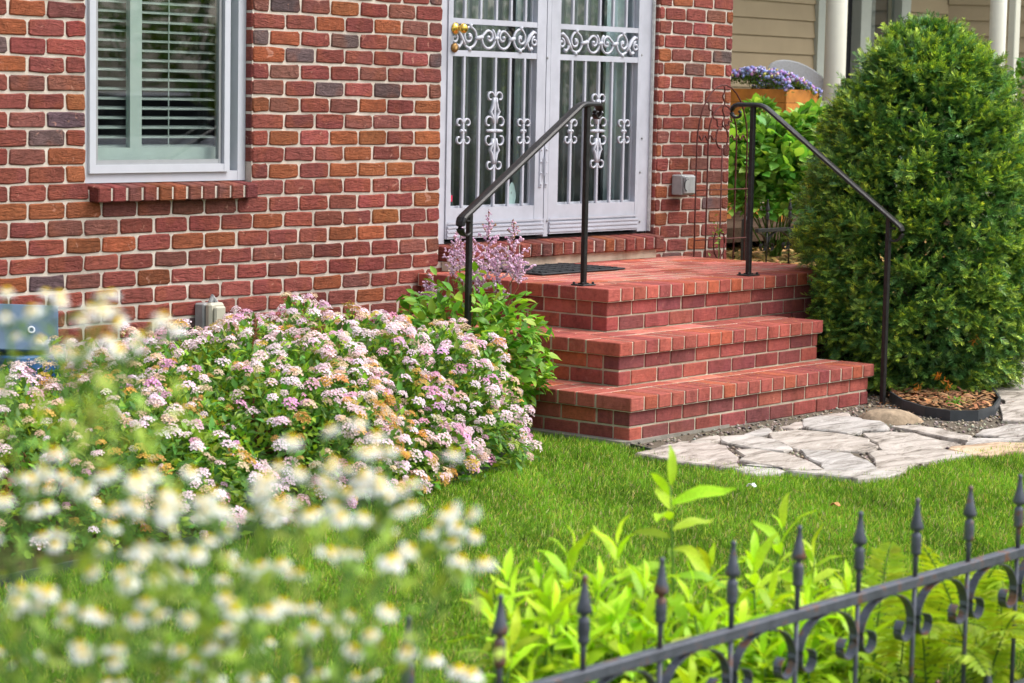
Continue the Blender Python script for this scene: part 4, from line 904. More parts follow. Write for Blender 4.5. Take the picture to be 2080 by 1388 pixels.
def mound_points(n, c, r, h, seed, low=.02):
    """points on a lumpy dome: returns position and outward normal"""
    u = rng.uniform(low, 1, n); az = rng.uniform(0, 2 * PI, n); s = np.sqrt(1 - u * u) ** .8
    dirv = np.c_[s * np.cos(az), s * np.sin(az), u]
    lump = 1 + .12 * tri_noise(dirv * 2.2, seed) + .09 * tri_noise(dirv * 5, seed + 2)
    p = np.array(c) + dirv * np.array((r[0], r[1], h)) * lump[:, None]; nrm = norm(dirv / np.array((r[0], r[1], h)) * np.array((1, 1, .9)))
    return p, nrm
LS = lambda n, a, b, w: np.c_[(q := rng.uniform(a, b, n)), q * w, q]
def leaves(name, p, nrm, size, width, colr, parent, droop=.3, spread=.8, mat='leaf', cs=.2, ovate=False, **k):
    n = len(p); d = norm(nrm + spread * rdir(n) + np.array((0, 0, -droop))); up = norm(nrm * .6 + UP * .8 + .5 * rdir(n))
    q = rng.uniform(*size, n); C = jit(colr, n, cs, .08) if np.ndim(colr) == 1 else colr
    return batch(name, OVATE_V if ovate else LEAF_V, OVATE_F if ovate else LEAF_F, frames(d, up), p, np.c_[q, q * width, q], C, M[mat], parent, **k)
def stems(name, base, tops, r0, r1, mat, parent, sag=.15):
    mb = MB()
    for t in tops:
        b = np.array(base) + np.array((*rng.normal(0, .03, 2), 0)); t = np.array(t); m = (b + t) / 2 + np.array((0, 0, sag * np.linalg.norm(t - b))) + rng.normal(0, .02, 3)
        mb.tube(bez(b, m, t, 5), [r0 + (r1 - r0) * i / 5 for i in range(6)], 5)
    return mb.build(name, mat, parent, True)

# ---- pink spirea shrubs
def cluster_mesh(seed, tint):
    rg = np.random.default_rng(seed); n = 30; v = []; f = []; cc = []
    for i in range(n):
        a = i * 2.39996; r_ = math.sqrt((i + .5) / n); ce = np.array((r_ * math.cos(a), r_ * math.sin(a), .75 * (1 - r_ * r_) + rg.normal(0, .09))) * .5 + rg.normal(0, .02, 3)
        s = .092 * rg.uniform(.8, 1.3); tilt = np.array((math.cos(a) * r_ * .8, math.sin(a) * r_ * 1.1, 1)); tilt /= np.linalg.norm(tilt); e1 = np.cross(tilt, (0.1, 1, 0)); e1 /= np.linalg.norm(e1); e2 = np.cross(tilt, e1); o = len(v)
        v.append(ce - tilt * s * .35); rot_ = rg.uniform(0, 6)
        for k in range(5): t = rot_ + k * 2 * PI / 5; v.append(ce + (e1 * math.cos(t) + e2 * math.sin(t)) * s + tilt * s * rg.uniform(.1, .6))
        f += [(o, o + 1 + k, o + 1 + (k + 1) % 5) for k in range(5)]
    me = MB().add(v, f).mesh('flower_cluster', [M['flowerobj']]); return me
CL = [cluster_mesh(i, 0) for i in range(7)]
def spirea(c, r, h, seed, nf, label, nl, tan_bias):
    sp = empty('spirea_shrub', c, label=label, category='shrub', group='pink spirea along the wall')
    p, nm = mound_points(nl, c, r, h, seed, .0); depth = rng.random(nl) ** 1.6 * .28; p = np.array(c) + (p - np.array(c)) * (1 - depth)[:, None]; p[:, 2] = np.maximum(p[:, 2], .02)
    ok = p[:, 1] < -.06; p, nm = p[ok], nm[ok]
    col_ = np.where(rng.random((len(p), 1)) < .36, jit((.30, .47, .05), len(p), .2, .1), jit((.10, .25, .035), len(p), .25, .1))
    leaves('foliage', p, nm, (.028, .056), .46, col_, sp, .25, .9, kind='stuff')
    stems('stem_cluster', c, [np.array(c) + (q - np.array(c)) * .9 for q in p[::max(1, len(p) // 40)]], .005, .0025, M['stemred'], sp, .1)
    p, nm = mound_points(nf * 8, c, r, h, seed, .06); keep = (p[:, 1] < -.12); d2 = norm(CAM - p); keep &= (np.einsum('ij,ij->i', d2, nm) > -.35)
    other = np.zeros(len(p), bool)
    for c2, r2, h2 in SPI:
        if c2 is not c: q = (p - np.array(c2)) / np.array((r2[0], r2[1], h2)); other |= (q ** 2).sum(1) < .9
    keep &= ~other; gap = tri_noise(p * 1.8, 7.) + rng.normal(0, .35, len(p)); keep &= (gap > -.52) & (np.linalg.norm(p - GAPC, axis=1) > .26) & (np.linalg.norm(p - GAPD, axis=1) > .2)
    p, nm = p[keep][:int(nf * 2.5)], nm[keep][:int(nf * 2.5)]; far_ = ([], [], [], [])
    for qi, (q, n_) in enumerate(zip(p, nm)):
        t = tri_noise(np.array([q * 1.3]), 1.)[0] * .3 + rng.normal(0, .55) + tan_bias
        if t > .75: cc = jit((.66, .42, .12), 1, .14, .08)[0]
        elif t > .35: cc = jit((.80, .60, .46), 1, .1, .06)[0]
        else: cc = jit((.92, .74, .82), 1, .06, .03)[0] if rng.random() < .8 else jit((.80, .46, .66), 1, .08, .05)[0]
        s = .026 + .04 * rng.random() ** 1.2; dn = norm(n_ * .6 + UP * .6 + rng.normal(0, .25, 3)); pos_ = q + n_ * .018 + UP * .008
        if qi >= nf:
            for a_, b_ in zip(far_, (frames([np.cross(dn, (.3, .8, .1))], [dn])[0], pos_, s * .9, cc)): a_.append(b_)
            continue
        o = link('flower_cluster', CL[rng.integers(7)], None, sp, pos_, cc)
        dirv = Vector(dn); o.rotation_euler = dirv.to_track_quat('Z', 'Y').to_euler(); o.scale = (s, s, s * rng.uniform(.8, 1.2))
    if far_[0]: batch('flower_mass', np.array([v.co for v in CL[0].vertices]), [tuple(f_.vertices) for f_ in CL[0].polygons], np.array(far_[0]), np.array(far_[1]), np.array(far_[2]), np.array(far_[3]), M['flower'], sp, kind='stuff')
    return sp
GAPC = PD(575, 930, 8.75); GAPD = PD(560, 850, 9.0)
SPI = [((.80, -1.06, 0), (.80, .88), .56), ((.10, -1.14, 0), (.86, 1.0), .50), ((-.82, -1.24, 0), (.86, .98), .42)]
spirea(*SPI[0], 1., 300, 'right spirea shrub with dense pink flowers nearest the steps', 15000, -.05)
spirea(*SPI[1], 2.4, 300, 'middle spirea shrub with pink and faded tan flowers under the window', 15000, .22)
spirea(*SPI[2], 4.1, 240, 'leftmost spirea shrub with faded tan and pink flowers', 13000, .30)
# dry dock stalks rising out of the middle shrub
for (x, y0_, y1_), lab in (((513, 850, 645), 'tall dry brown seed stalk rising out of the middle spirea'), ((556, 900, 770), 'shorter reddish dry stalk right of the tall seed stalk')):
    b, t = PD(x, y0_, 9.05), PD(x + 6, y1_, 9.15); b = np.array((b[0], b[1], .25)); mb = MB().tube(bez(b, (b + t) / 2 + np.array((.01, 0, 0)), t, 6), [.004] * 4 + [.003] * 3, 5)
    for k in range(46 if y1_ < 700 else 16): q = t + (b - t) * rng.uniform(0, .28) + rng.normal(0, .006, 3); mb.lathe([(.0, -.006), (.004, 0), (.0, .007)], q, 5)
    mb.build('seed_stalk', M['stemred'], label=lab, category='stalk')

# ---- astilbe beside the left railing
ac = np.array((1.68, -1.10, 0.)); asb = empty('astilbe', ac, label='astilbe with pink plumes and green leaves beside the left railing', category='plant')
N = 3000; p, nm = mound_points(N, ac, (.37, .40), .68, 5.5, .0); p = ac + (p - ac) * (1 - rng.random(N) ** 1.5 * .45)[:, None]; w_ = np.clip(.30 + p[:, 2] / .42, .3, 1.); p[:, :2] = ac[:2] + (p[:, :2] - ac[:2]) * w_[:, None]
LP = np.array((LOW_L[0], -1.13, 0)); tc2 = np.array((CAM[0] - LP[0], CAM[1] - LP[1], 0)); tc2 /= np.linalg.norm(tc2); rel = p - LP; al = rel @ tc2; ac_ = np.abs(rel @ np.array((-tc2[1], tc2[0], 0)))
keep = ~((al > -.03) & (ac_ < .052)) & ~((p[:, 0] > 1.93) & (p[:, 2] < .23)) & ~((p[:, 0] > 2.2) & (p[:, 2] < .43)); p, nm = p[keep], nm[keep]
cl_ = np.where(rng.random((len(p), 1)) < .35, jit((.32, .54, .055), len(p), .15, .1), jit((.14, .33, .035), len(p), .2, .1))
leaves('foliage', p, nm, (.045, .085), .48, cl_, asb, .35, .9, ovate=True, kind='stuff')
stems('stem_cluster', ac, list(p[::70]), .004, .0025, M['stemgreen'], asb, .1)
def plume(tip, hgt, wid, full):
    base = np.array(tip) - np.array((0, 0, hgt)) + np.array((rng.normal(0, .012), rng.normal(0, .012), 0)); mb = MB(); v = []; pos = []; szs = []; cols_ = []
    nb_ = 20
    for i in range(nb_):
        t = i / nb_; L = wid * 1.25 * (1 - t) ** .85 * (1 if t > .06 else .6); az_ = i * 2.4 + rng.normal(0, .3); el = R(rng.uniform(5, 40))
        o = base + (np.array(tip) - base) * (.12 + .88 * t); dv = np.array((math.cos(az_) * math.cos(el), math.sin(az_) * math.cos(el), math.sin(el)))
        m_ = max(3, int(L / .0042))
        for k in range(m_): pos.append(o + dv * L * (k + .5) / m_ + rng.normal(0, .0035, 3) + UP * .18 * L * (k / m_) ** 2); szs.append(rng.uniform(.0055, .0095)); cols_.append(jit((.88, .62, .80), 1, .07, .04)[0] if (rng.random() < full or t < .55) else jit((.45, .25, .16), 1, .2, .1)[0])
    pos = np.array(pos); n = len(pos)
    o = batch('plume', PEB_V, PEB_F, frames(rdir(n), norm(rdir(n))), pos, np.array(szs), np.array(cols_), M['flower'], asb)
    return base
sm_ = MB()
for x, y, hg, wd, fu in ((993, 425, .30, .075, .75), (1043, 445, .26, .075, .6), (936, 455, .30, .07, .8), (927, 470, .22, .06, .8), (960, 480, .26, .08, .9), (1050, 520, .14, .09, .95), (1010, 500, .2, .09, .95), (975, 530, .16, .08, .9), (870, 555, .13, .055, .5), (1015, 575, .10, .04, .7), (906, 600, .06, .03, .6), (868, 590, .08, .05, .9)):
    t = PD(x, y, 10.72 + rng.uniform(-.12, .12)); b = plume(t, hg, wd, fu); r0 = ac + np.array((*rng.normal(0, .05, 2), .02)); sm_.tube(bez(r0, (r0 + b) / 2 + UP * .12, b, 6) + [tuple(t)], [.004] * 5 + [.003] * 2 + [.0015], 5)
sm_.build('flower_stems', M['stemred'], asb, True)

# ---- yew
yc = np.array(PD(1856, 800, 12.55)); yc[2] = 0.; yew = empty('yew_bush', yc, label='large clipped dark green yew bush right of the steps', category='bush')
prof_y = [(805, .20), (785, .38), (745, .50), (700, .58), (640, .65), (560, .655), (470, .635), (400, .605), (320, .56), (250, .50), (190, .42), (135, .32), (95, .21), (62, .09)]
zs_y = np.array([PD(1856, y, 12.55)[2] for y, _ in prof_y]); rs_y = np.array([r for _, r in prof_y])
def yew_r(z): return np.interp(z, zs_y, rs_y)
MB().tube([(yc[0], yc[1], -.05), (yc[0] + .02, yc[1], .4), (yc[0], yc[1] + .02, 1.0), (yc[0], yc[1], 1.6)], [.055, .045, .03, .01], 9).build('trunk', M['bark'], yew, True)
lm = MB()
for i in range(46):
    a = rng.uniform(0, 2 * PI); z = rng.uniform(.12, 1.5); z2 = z + rng.uniform(.05, .3); r_ = yew_r(z2) * .82; b = np.array((yc[0], yc[1], z * .8)); t = np.array((yc[0] + r_ * math.cos(a), yc[1] + r_ * math.sin(a), z2)); lm.tube(bez(b, (b + t) / 2 + UP * .03, t, 4), [.014, .011, .008, .006, .003], 5)
lm.build('limb_cluster', M['bark'], yew, True)
# sprays: a twig with two ranks of needles
NS = 19000; z = rng.uniform(zs_y[0] + .01, zs_y[-1] + .02, NS); a = rng.uniform(0, 2 * PI, NS)
vis_ = np.cos(a - math.atan2(CAM[1] - yc[1], CAM[0] - yc[0])); keep = (vis_ > -.35) | (rng.random(NS) < .30); z, a = z[keep], a[keep]; NS = len(z)
rad = yew_r(z); cs_, sn_ = np.cos(a), np.sin(a); pp = np.c_[cs_, sn_, z * 1.0]
lump = 1 + .07 * tri_noise(np.c_[cs_ * 1.4, sn_ * 1.4, z * 2.0], 2.) + .075 * tri_noise(np.c_[cs_ * 4, sn_ * 4, z * 5.0], 6.)
dp_ = rng.random(NS) ** 1.6 * .34; rr_ = rad * lump * (1 - dp_) - .03
pos = np.c_[yc[0] + rr_ * cs_, yc[1] + rr_ * sn_, z]
slope = (yew_r(z + .05) - yew_r(z - .05)) / .1; nm = norm(np.c_[cs_, sn_, -slope * .8])
# half of the sprays gather in layered branch ends that stand proud of the shell, bright at their tips
NB = 430; zb_ = rng.uniform(zs_y[0] + .03, zs_y[-1] - .09, NB); ab = rng.uniform(0, 2 * PI, NB); face = np.cos(ab - math.atan2(CAM[1] - yc[1], CAM[0] - yc[0])); kb_ = (face > -.4) | (rng.random(NB) < .35); zb_, ab = zb_[kb_], ab[kb_]; NB = len(zb_)
rb_ = yew_r(zb_) * .97 - .125 + rng.normal(0, .028, NB); bp_ = np.c_[yc[0] + rb_ * np.cos(ab), yc[1] + rb_ * np.sin(ab), zb_]; bsl = (yew_r(zb_ + .05) - yew_r(zb_ - .05)) / .1
bd = norm(np.c_[np.cos(ab), np.sin(ab), -bsl * .55 + rng.normal(.12, .22, NB)] + .35 * rdir(NB)); bfr = frames(bd, norm(UP + .3 * rdir(NB)))
MB_N = 40; lt = rng.random((NB, MB_N)); loc_ = np.stack([lt * .14, rng.normal(0, .045, (NB, MB_N)) * (1 - .45 * lt), rng.normal(0, .018, (NB, MB_N))], -1)
bpos = (bp_[:, None] + np.einsum('nij,nkj->nki', bfr, loc_)).reshape(-1, 3); bnm = norm(np.repeat(bd, MB_N, 0) * 1.3 + .35 * rdir(NB * MB_N)); bdp = ((1 - lt) * .26).ravel()
kb_ = rng.random(NS) < .62; pos = np.vstack([pos[kb_], bpos]); nm = np.vstack([nm[kb_], bnm]); dp_ = np.r_[dp_[kb_] + .07, bdp]; lump = np.r_[lump[kb_], np.full(len(bpos), 1.08)]; NS = len(pos)
keep = ~((pos[:, 0] < 4.78) & (pos[:, 1] > -1.26) & (pos[:, 2] < .66)); low_post = np.array((3.99, -1.86)); tcam = norm(CAM[:2] - low_post); rel = pos[:, :2] - low_post; keep &= ~((rel @ tcam > -.10) & (np.abs(rel @ np.array((-tcam[1], tcam[0]))) < .045) & (rng.random(NS) < .93))
ra, rb = np.array((3.83, -1.134, 1.487)), np.array((3.99, -1.86, zr)); tpar = np.clip(((pos - ra) @ (rb - ra)) / ((rb - ra) @ (rb - ra)), 0, 1); keep &= np.linalg.norm(pos - (ra + tpar[:, None] * (rb - ra)), axis=1) > .075
tow = norm(CAM - (ra + rb) / 2); nrail = norm(np.cross(rb - ra, tow)); rel = pos - ra; keep &= ~((np.abs(rel @ nrail) < .05) & (rel @ tow > -.02) & (tpar > 0) & (tpar < 1) & (rng.random(NS) < .9))
pos, nm, dp_, lump = pos[keep], nm[keep], dp_[keep], lump[keep]
# a few leading shoots stand clear of the clipped outline
sh = []
for x, y, dd in ((1812, 92, 12.5), (1908, 84, 12.6), (1868, 92, 12.45), (1850, 90, 12.6), (1930, 100, 12.5)):
    for k in range(9): sh.append(PD(x + rng.normal(0, 7), y - k * 4 + 8, dd))
sh = np.array(sh); pos = np.vstack([pos, sh]); nm = np.vstack([nm, norm(UP + .5 * rdir(len(sh)))]); dp_ = np.r_[dp_, np.zeros(len(sh))]; lump = np.r_[lump, np.full(len(sh), 1.1)]; NS = len(pos)
td = norm(nm * .8 + UP * .18 + .75 * rdir(NS)); tup = norm(UP + .5 * nm + .5 * rdir(NS)); fr = frames(td, tup)
K = 18; tt = np.repeat(np.linspace(.05, 1, K // 2), 2); sd_ = np.tile([1, -1], K // 2); ln = .027 * (1 - .45 * tt ** 3)
twl = rng.uniform(.04, .085, NS)
fork = R(58) * (1 - .45 * tt)
dl = np.stack([np.cos(fork), sd_ * np.sin(fork), .18 + 0 * tt], -1)                 # needle directions in twig space
Nd = np.einsum('nij,kj->nki', fr, dl) + .16 * rng.normal(size=(NS, K, 3)); Np = pos[:, None, :] + fr[:, None, :, 0] * (twl[:, None] * tt[None])[..., None]
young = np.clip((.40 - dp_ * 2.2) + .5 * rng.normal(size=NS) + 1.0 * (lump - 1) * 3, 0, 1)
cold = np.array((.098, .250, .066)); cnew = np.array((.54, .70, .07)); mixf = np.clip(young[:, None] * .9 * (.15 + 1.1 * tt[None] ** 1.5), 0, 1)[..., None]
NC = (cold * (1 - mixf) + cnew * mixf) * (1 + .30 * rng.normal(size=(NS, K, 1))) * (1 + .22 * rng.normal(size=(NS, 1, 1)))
ns = NS * K; Nd = norm(Nd.reshape(-1, 3)); nup = norm(np.repeat(fr[:, :, 2], K, 0) + .25 * rng.normal(size=(ns, 3)))
q = (ln[None] * rng.uniform(.8, 1.25, (NS, 1)) * np.ones((NS, K))).ravel()
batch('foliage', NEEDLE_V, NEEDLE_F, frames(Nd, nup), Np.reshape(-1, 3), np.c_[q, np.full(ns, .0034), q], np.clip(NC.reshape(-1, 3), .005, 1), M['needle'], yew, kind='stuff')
# darker green inner leaves close the see-through gaps in the centre
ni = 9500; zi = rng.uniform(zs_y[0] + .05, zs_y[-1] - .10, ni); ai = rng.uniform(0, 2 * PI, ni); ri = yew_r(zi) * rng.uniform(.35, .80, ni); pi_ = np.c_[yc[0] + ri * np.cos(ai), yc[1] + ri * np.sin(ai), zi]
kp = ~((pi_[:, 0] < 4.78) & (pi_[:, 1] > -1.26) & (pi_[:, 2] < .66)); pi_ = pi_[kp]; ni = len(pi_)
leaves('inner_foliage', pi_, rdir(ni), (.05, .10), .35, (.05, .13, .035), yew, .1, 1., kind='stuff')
# orange dying sprigs low on the right
for x, y in ((1905, 765), (1985, 690), (1925, 780), (1862, 790), (1730, 752)):
    b = PD(x, y, 11.95); n = 16; dd = norm(rdir(n) + np.array((0, 0, -.4))); batch('dead_sprig', NEEDLE_V, NEEDLE_F, frames(dd, norm(rdir(n))), np.repeat([b], n, 0) + rng.normal(0, .012, (n, 3)), np.c_[np.full(n, .03), np.full(n, .005), np.full(n, .03)], jit((.62, .24, .03), n), M['leaf'], yew, kind='stuff')
# mulch under the yew with weeds
slab('mulch_patch', [PZ(x, y, .0)[:2] for x, y in ((1790, 800), (1812, 816), (1880, 843), (1930, 850), (1985, 851), (2012, 842), (2020, 815), (1900, 770), (1800, 775))][::-1], -.02, .030, M['soil'], kind='structure')
N = 900; pq = PZ(1900, 812, .03)[:2]; xy = pq + rng.normal(0, .22, (N, 2)); aa = rng.uniform(0, 6.28, N)
xy = xy[inpoly(xy[:, 0], xy[:, 1], [PZ(x, y, .0)[:2] for x, y in ((1790, 790), (1812, 816), (1880, 843), (1930, 850), (1985, 851), (2012, 842), (2020, 815), (1900, 760))])]; N = len(xy); aa = aa[:N]
batch('bark_mulch', CHIP_V, CHIP_F, frames(np.c_[np.cos(aa), np.sin(aa), rng.normal(0, .3, N)], UP), np.c_[xy, .032 + rng.uniform(0, .02, N)], rng.uniform(.008, .025, N), jit((.30, .15, .065), N, .35, .1), M['chip'], kind='stuff', label='brown bark mulch inside the black edging under the yew', category='mulch')
for (x, y), lab in (((1940, 825), 'small green weed in the mulch left of the edging end'), ((1835, 775), 'low green weed growing behind the right railing post')):
    c = PZ(x, y, .03); n = 40; pw = c + rng.normal(0, .022, (n, 3)) * np.array((1, 1, .5)) + UP * .02
    w = empty('weed', c, label=lab, category='weed'); leaves('foliage', pw, norm(rdir(n) + UP), (.015, .03), .5, (.15, .34, .04), w, .0, .6, kind='stuff'); stems('stem_cluster', c, list(pw[::6]), .0016, .001, M['stemgreen'], w, .05)

# ---- leafy shrub behind the pier
hc = np.array(PD(1570, 480, 15.9)); hc[2] = ground_z(hc[0], hc[1]); hy = empty('hydrangea_shrub', hc, label='broad leaved bright green shrub between the pier and the yew', category='shrub')
N = 3400; P0 = []
for x, y, r_ in ((1515, 350, .30), (1580, 350, .33), (1555, 320, .26), (1625, 350, .32), (1520, 430, .28), (1590, 430, .33), (1640, 300, .22), (1690, 330, .3), (1660, 430, .3), (1545, 235, .07), (1612, 275, .13), (1500, 290, .12), (1660, 260, .12)):
    c = PD(x, y, 15.7 + rng.uniform(-.1, .3)); n = int(N * r_ / 2.6); q = rdir(n); q[:, 2] = np.abs(q[:, 2]) * .9 + q[:, 2] * .1; P0.append(np.c_[c + q * r_ * (1 - rng.random((n, 1)) ** 2 * .4), q])
P0 = np.vstack(P0); cl_ = np.where(rng.random((len(P0), 1)) < .45, jit((.33, .56, .10), len(P0), .15, .08), jit((.15, .36, .06), len(P0), .2, .1))
leaves('foliage', P0[:, :3], norm(P0[:, 3:] + UP * .5), (.065, .12), .62, cl_, hy, .35, .6, ovate=True, kind='stuff')
stems('stem_cluster', hc, list(P0[::170, :3]), .006, .004, M['stemgreen'], hy, .05)
# ---- flowers in the planter
x0, x1, y0, y1, PT = PLANTER; n = 1100; pf = np.c_[rng.uniform(x0 - .02, x1 + .02, n), rng.uniform(y0 - .02, y1, n), np.zeros(n)]; pl_ = empty('planter_flowers', ((x0 + x1) / 2, (y0 + y1) / 2, PT), label='mound of lilac blue flowers with yellow ones in the cedar planter', category='flowers')
u_ = ((pf[:, 0] - (x0 + x1) / 2) / (x1 - x0) * 2) ** 2; w_ = ((pf[:, 1] - (y0 + y1) / 2) / (y1 - y0) * 2) ** 2
top = PT - .02 + .20 * np.sqrt(np.clip(1.08 - .5 * u_ - .5 * w_, 0, 1)) * np.clip(1.05 - .95 * (pf[:, 0] - x0) / (x1 - x0) * np.clip(1.4 - (pf[:, 1] - y0) / (y1 - y0), 0, 1), .2, 1); pf[:, 2] = top * 1.0 - rng.random(n) * .05
leaves('foliage', np.c_[pf[:, :2], pf[:, 2] - .03], norm(rdir(n) + UP), (.025, .05), .4, (.13, .25, .05), pl_, 0, .7, kind='stuff')
ck = rng.random(n); fc = np.where(ck[:, None] < .62, jit((.38, .42, .74), n, .15, .08), np.where(ck[:, None] < .80, jit((.62, .34, .66), n, .12, .08), np.where(ck[:, None] < .9, jit((.62, .60, .80), n, .1, .05), jit((.80, .70, .22), n, .1, .05))))
batch('blossoms', PEB_V, PEB_F, frames(rdir(n), norm(rdir(n))), pf + UP * .012, rng.uniform(.012, .024, n), fc, M['flower'], pl_, kind='stuff')
# ---- flowering shrub at the far right edge
c = np.array(PD(2105, 330, 16.6)); rs = empty('flowering_shrub', (c[0], c[1], ground_z(c[0], c[1])), label='green shrub with pink flowers at the right edge behind the yew', category='shrub')
n = 1600; q = rdir(n); pq = c + q * np.array((.35, .35, .75)) * (1 - rng.random((n, 1)) ** 2 * .5)
leaves('foliage', pq, norm(q + UP * .4), (.05, .10), .5, jit((.10, .22, .035), n, .3, .12), rs, .3, .7, kind='stuff')
n = 46; q = rdir(n); batch('blossoms', PEB_V, PEB_F, frames(rdir(n), norm(rdir(n))), c + q * np.array((.36, .36, .74)), rng.uniform(.02, .035, n), jit((.65, .10, .28), n), M['flower'], rs, kind='stuff')
stems('stem_cluster', (c[0], c[1], ground_z(c[0], c[1])), list(pq[::60]), .006, .003, M['stemgreen'], rs, .05)
# small vine on the trellis foot
c = PD(1457, 480, 13.55); n = 26; vs = empty('vine_sprig', c, label='small yellow green vine sprig at the foot of the wire trellis', category='vine'); MB().tube([c - UP * .35, c - UP * .1 + CR * .012, c + UP * .08], .0022, 5).build('stem', M['stemgreen'], vs); leaves('foliage', np.repeat([c], n, 0) + rng.normal(0, 1, (n, 3)) * np.array((.02, .02, .05)), norm(rdir(n) + UP * .5), (.018, .035), .5, (.26, .42, .06), vs, .1, .6, kind='stuff')

# ---- lance-leaved perennials behind the near fence
pc = np.array((-1.6, -4.75, 0)); pn = empty('leafy_perennial', pc, label='clump of bright yellow green lance leaved stems behind the fence', category='plant')
def lance(seed):
    rg = np.random.default_rng(seed); v = []; n = 6
    for i in range(n + 1):
        t = i / n; w = .5 * math.sin(PI * min(1, t * .95 + .03)) ** .8 * (1 - .25 * t); z = .10 * math.sin(t * 2.4) - .22 * t * t * rg.uniform(.6, 1.4)
        v += [(t, w * .30, z + .03), (t, 0, z), (t, -w * .30, z + .03)]
    f = []
    for i in range(n): b = i * 3; f += [(b, b + 1, b + 4, b + 3), (b + 1, b + 2, b + 5, b + 4)]
    return MB().add(v, f).mesh('leaf', [M['leafobj']], True)
LM = [lance(i) for i in range(5)]
TIPS = [(1362, 985, 5.45), (1255, 1105, 5.35), (1100, 1165, 5.3), (1160, 1140, 5.25), (1592, 1070, 5.7), (1445, 1150, 5.5), (1530, 1140, 5.6), (1045, 1215, 5.15), (1310, 1190, 5.3), (1400, 1205, 5.35), (1655, 1130, 5.75), (1215, 1190, 5.2), (1485, 1235, 5.4), (1120, 1250, 5.1), (1260, 1265, 5.2), (1570, 1215, 5.5), (1350, 1290, 5.2), (1040, 1310, 5.0), (1180, 1320, 5.05), (1445, 1320, 5.25), (1640, 1230, 5.6), (1550, 1330, 5.4), (1290, 1360, 5.1), (1720, 1200, 5.75), (1080, 1400, 4.9), (1640, 1340, 5.5), (1400, 1400, 5.1), (1760, 1310, 5.7)] + [(1000 + 57 * i + (i * 37) % 23, 1225 + (i * 71) % 130, 5.15 + .045 * i) for i in range(13)] + [(1030 + 61 * i + (i * 53) % 31, 1180 + (i * 47) % 110, 5.3 + .05 * i) for i in range(11)] + [(1010 + 49 * i + (i * 29) % 41, 1260 + (i * 61) % 120, 5.05 + .04 * i) for i in range(15)]
cnt = 0; extra = []
for x, y, d in TIPS:
    t = np.array(PD(x, y, d)); b = np.array((t[0] + rng.normal(0, .03), t[1] + rng.normal(0, .03) , -.02)); st = MB().tube(bez(b, (b + t) / 2 + rng.normal(0, .015, 3), t, 6), [.0045, .004, .004, .0035, .003, .0025, .0015], 6).build('stem', M['stemgreen'], pn, True)
    for k in range(26):
        u_ = 1 - k * .033 - rng.uniform(0, .012); q = b + (t - b) * u_; az_ = k * 2.4 + rng.uniform(0, .6); el = R(72 - 70 * min(1, k / 7) + rng.normal(0, 8)); dv = np.array((math.cos(az_) * math.cos(el), math.sin(az_) * math.cos(el), math.sin(el)))
        tall = (x, y) == (1362, 985)
        if tall and k > 1: el_ = R(28 - 3 * k); dv = np.array((math.cos(az_) * math.cos(el_), math.sin(az_) * math.cos(el_), math.sin(el_)))
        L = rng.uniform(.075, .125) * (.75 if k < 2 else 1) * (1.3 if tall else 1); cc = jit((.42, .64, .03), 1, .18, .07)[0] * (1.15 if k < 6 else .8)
        fr1 = frames(np.array([dv]), np.array([UP + .3 * rng.normal(size=3)]))[0]
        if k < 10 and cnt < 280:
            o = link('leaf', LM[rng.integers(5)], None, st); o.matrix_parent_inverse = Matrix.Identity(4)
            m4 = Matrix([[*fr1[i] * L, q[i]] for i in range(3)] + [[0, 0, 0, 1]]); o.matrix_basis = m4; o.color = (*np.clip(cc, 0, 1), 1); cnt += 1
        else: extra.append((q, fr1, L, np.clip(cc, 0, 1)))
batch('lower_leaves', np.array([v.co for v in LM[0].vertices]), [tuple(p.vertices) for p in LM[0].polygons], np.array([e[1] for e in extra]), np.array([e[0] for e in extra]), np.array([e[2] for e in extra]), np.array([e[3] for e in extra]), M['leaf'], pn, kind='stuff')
# ---- ferns behind the fence at the right
fc_ = np.array((-.55, -4.80, 0)); fn = empty('fern_clump', fc_, label='yellow green ferns behind the fence at the bottom right', category='fern')
def frond(base, tip, arch_, parent):
    b, t = np.array(base), np.array(tip); pts = np.array(bez(b, (b + t) / 2 + UP * arch_, t, 30)); n = len(pts); P1 = []; F1 = []; L1 = []
    for i in range(4, n):
        u_ = (i - 4) / (n - 4); tg = norm(pts[min(i + 1, n - 1)] - pts[i - 1]); sd2 = norm(np.cross(tg, UP)); L = .075 * math.sin(PI * (.12 + .86 * u_)) ** .8
        for s_ in (-1, 1): P1.append(pts[i]); F1.append(frames([sd2 * s_ * .9 + tg * .35 + np.array((0, 0, -.12)) + rng.normal(0, .06, 3)], [np.cross(sd2, tg)])[0]); L1.append(L * rng.uniform(.85, 1.1))
    L1 = np.array(L1); cc = jit((.42, .58, .035), len(L1), .12, .06)
    fo = batch('frond', LEAF_V, LEAF_F, np.array(F1), np.array(P1), np.c_[L1, np.full(len(L1), .016), L1], cc, M['leaf'], parent)
    MB().tube(pts[::3], [.003 - .0002 * k for k in range(len(pts[::3]))], 5).build('frond_rib', M['stemgreen'], fo, True)
for k in range(44):
    x = rng.uniform(1580, 2120); y = 1075 + rng.uniform(0, 1) ** .8 * 330 + max(0, (x - 1850)) * .12; t = PD(x, y, rng.uniform(5.6, 6.5)); b = np.array((t[0] + rng.normal(.12, .15), max(-5.1, t[1] + rng.normal(.08, .12)), 0)); frond(b, t, rng.uniform(.10, .22), fn)

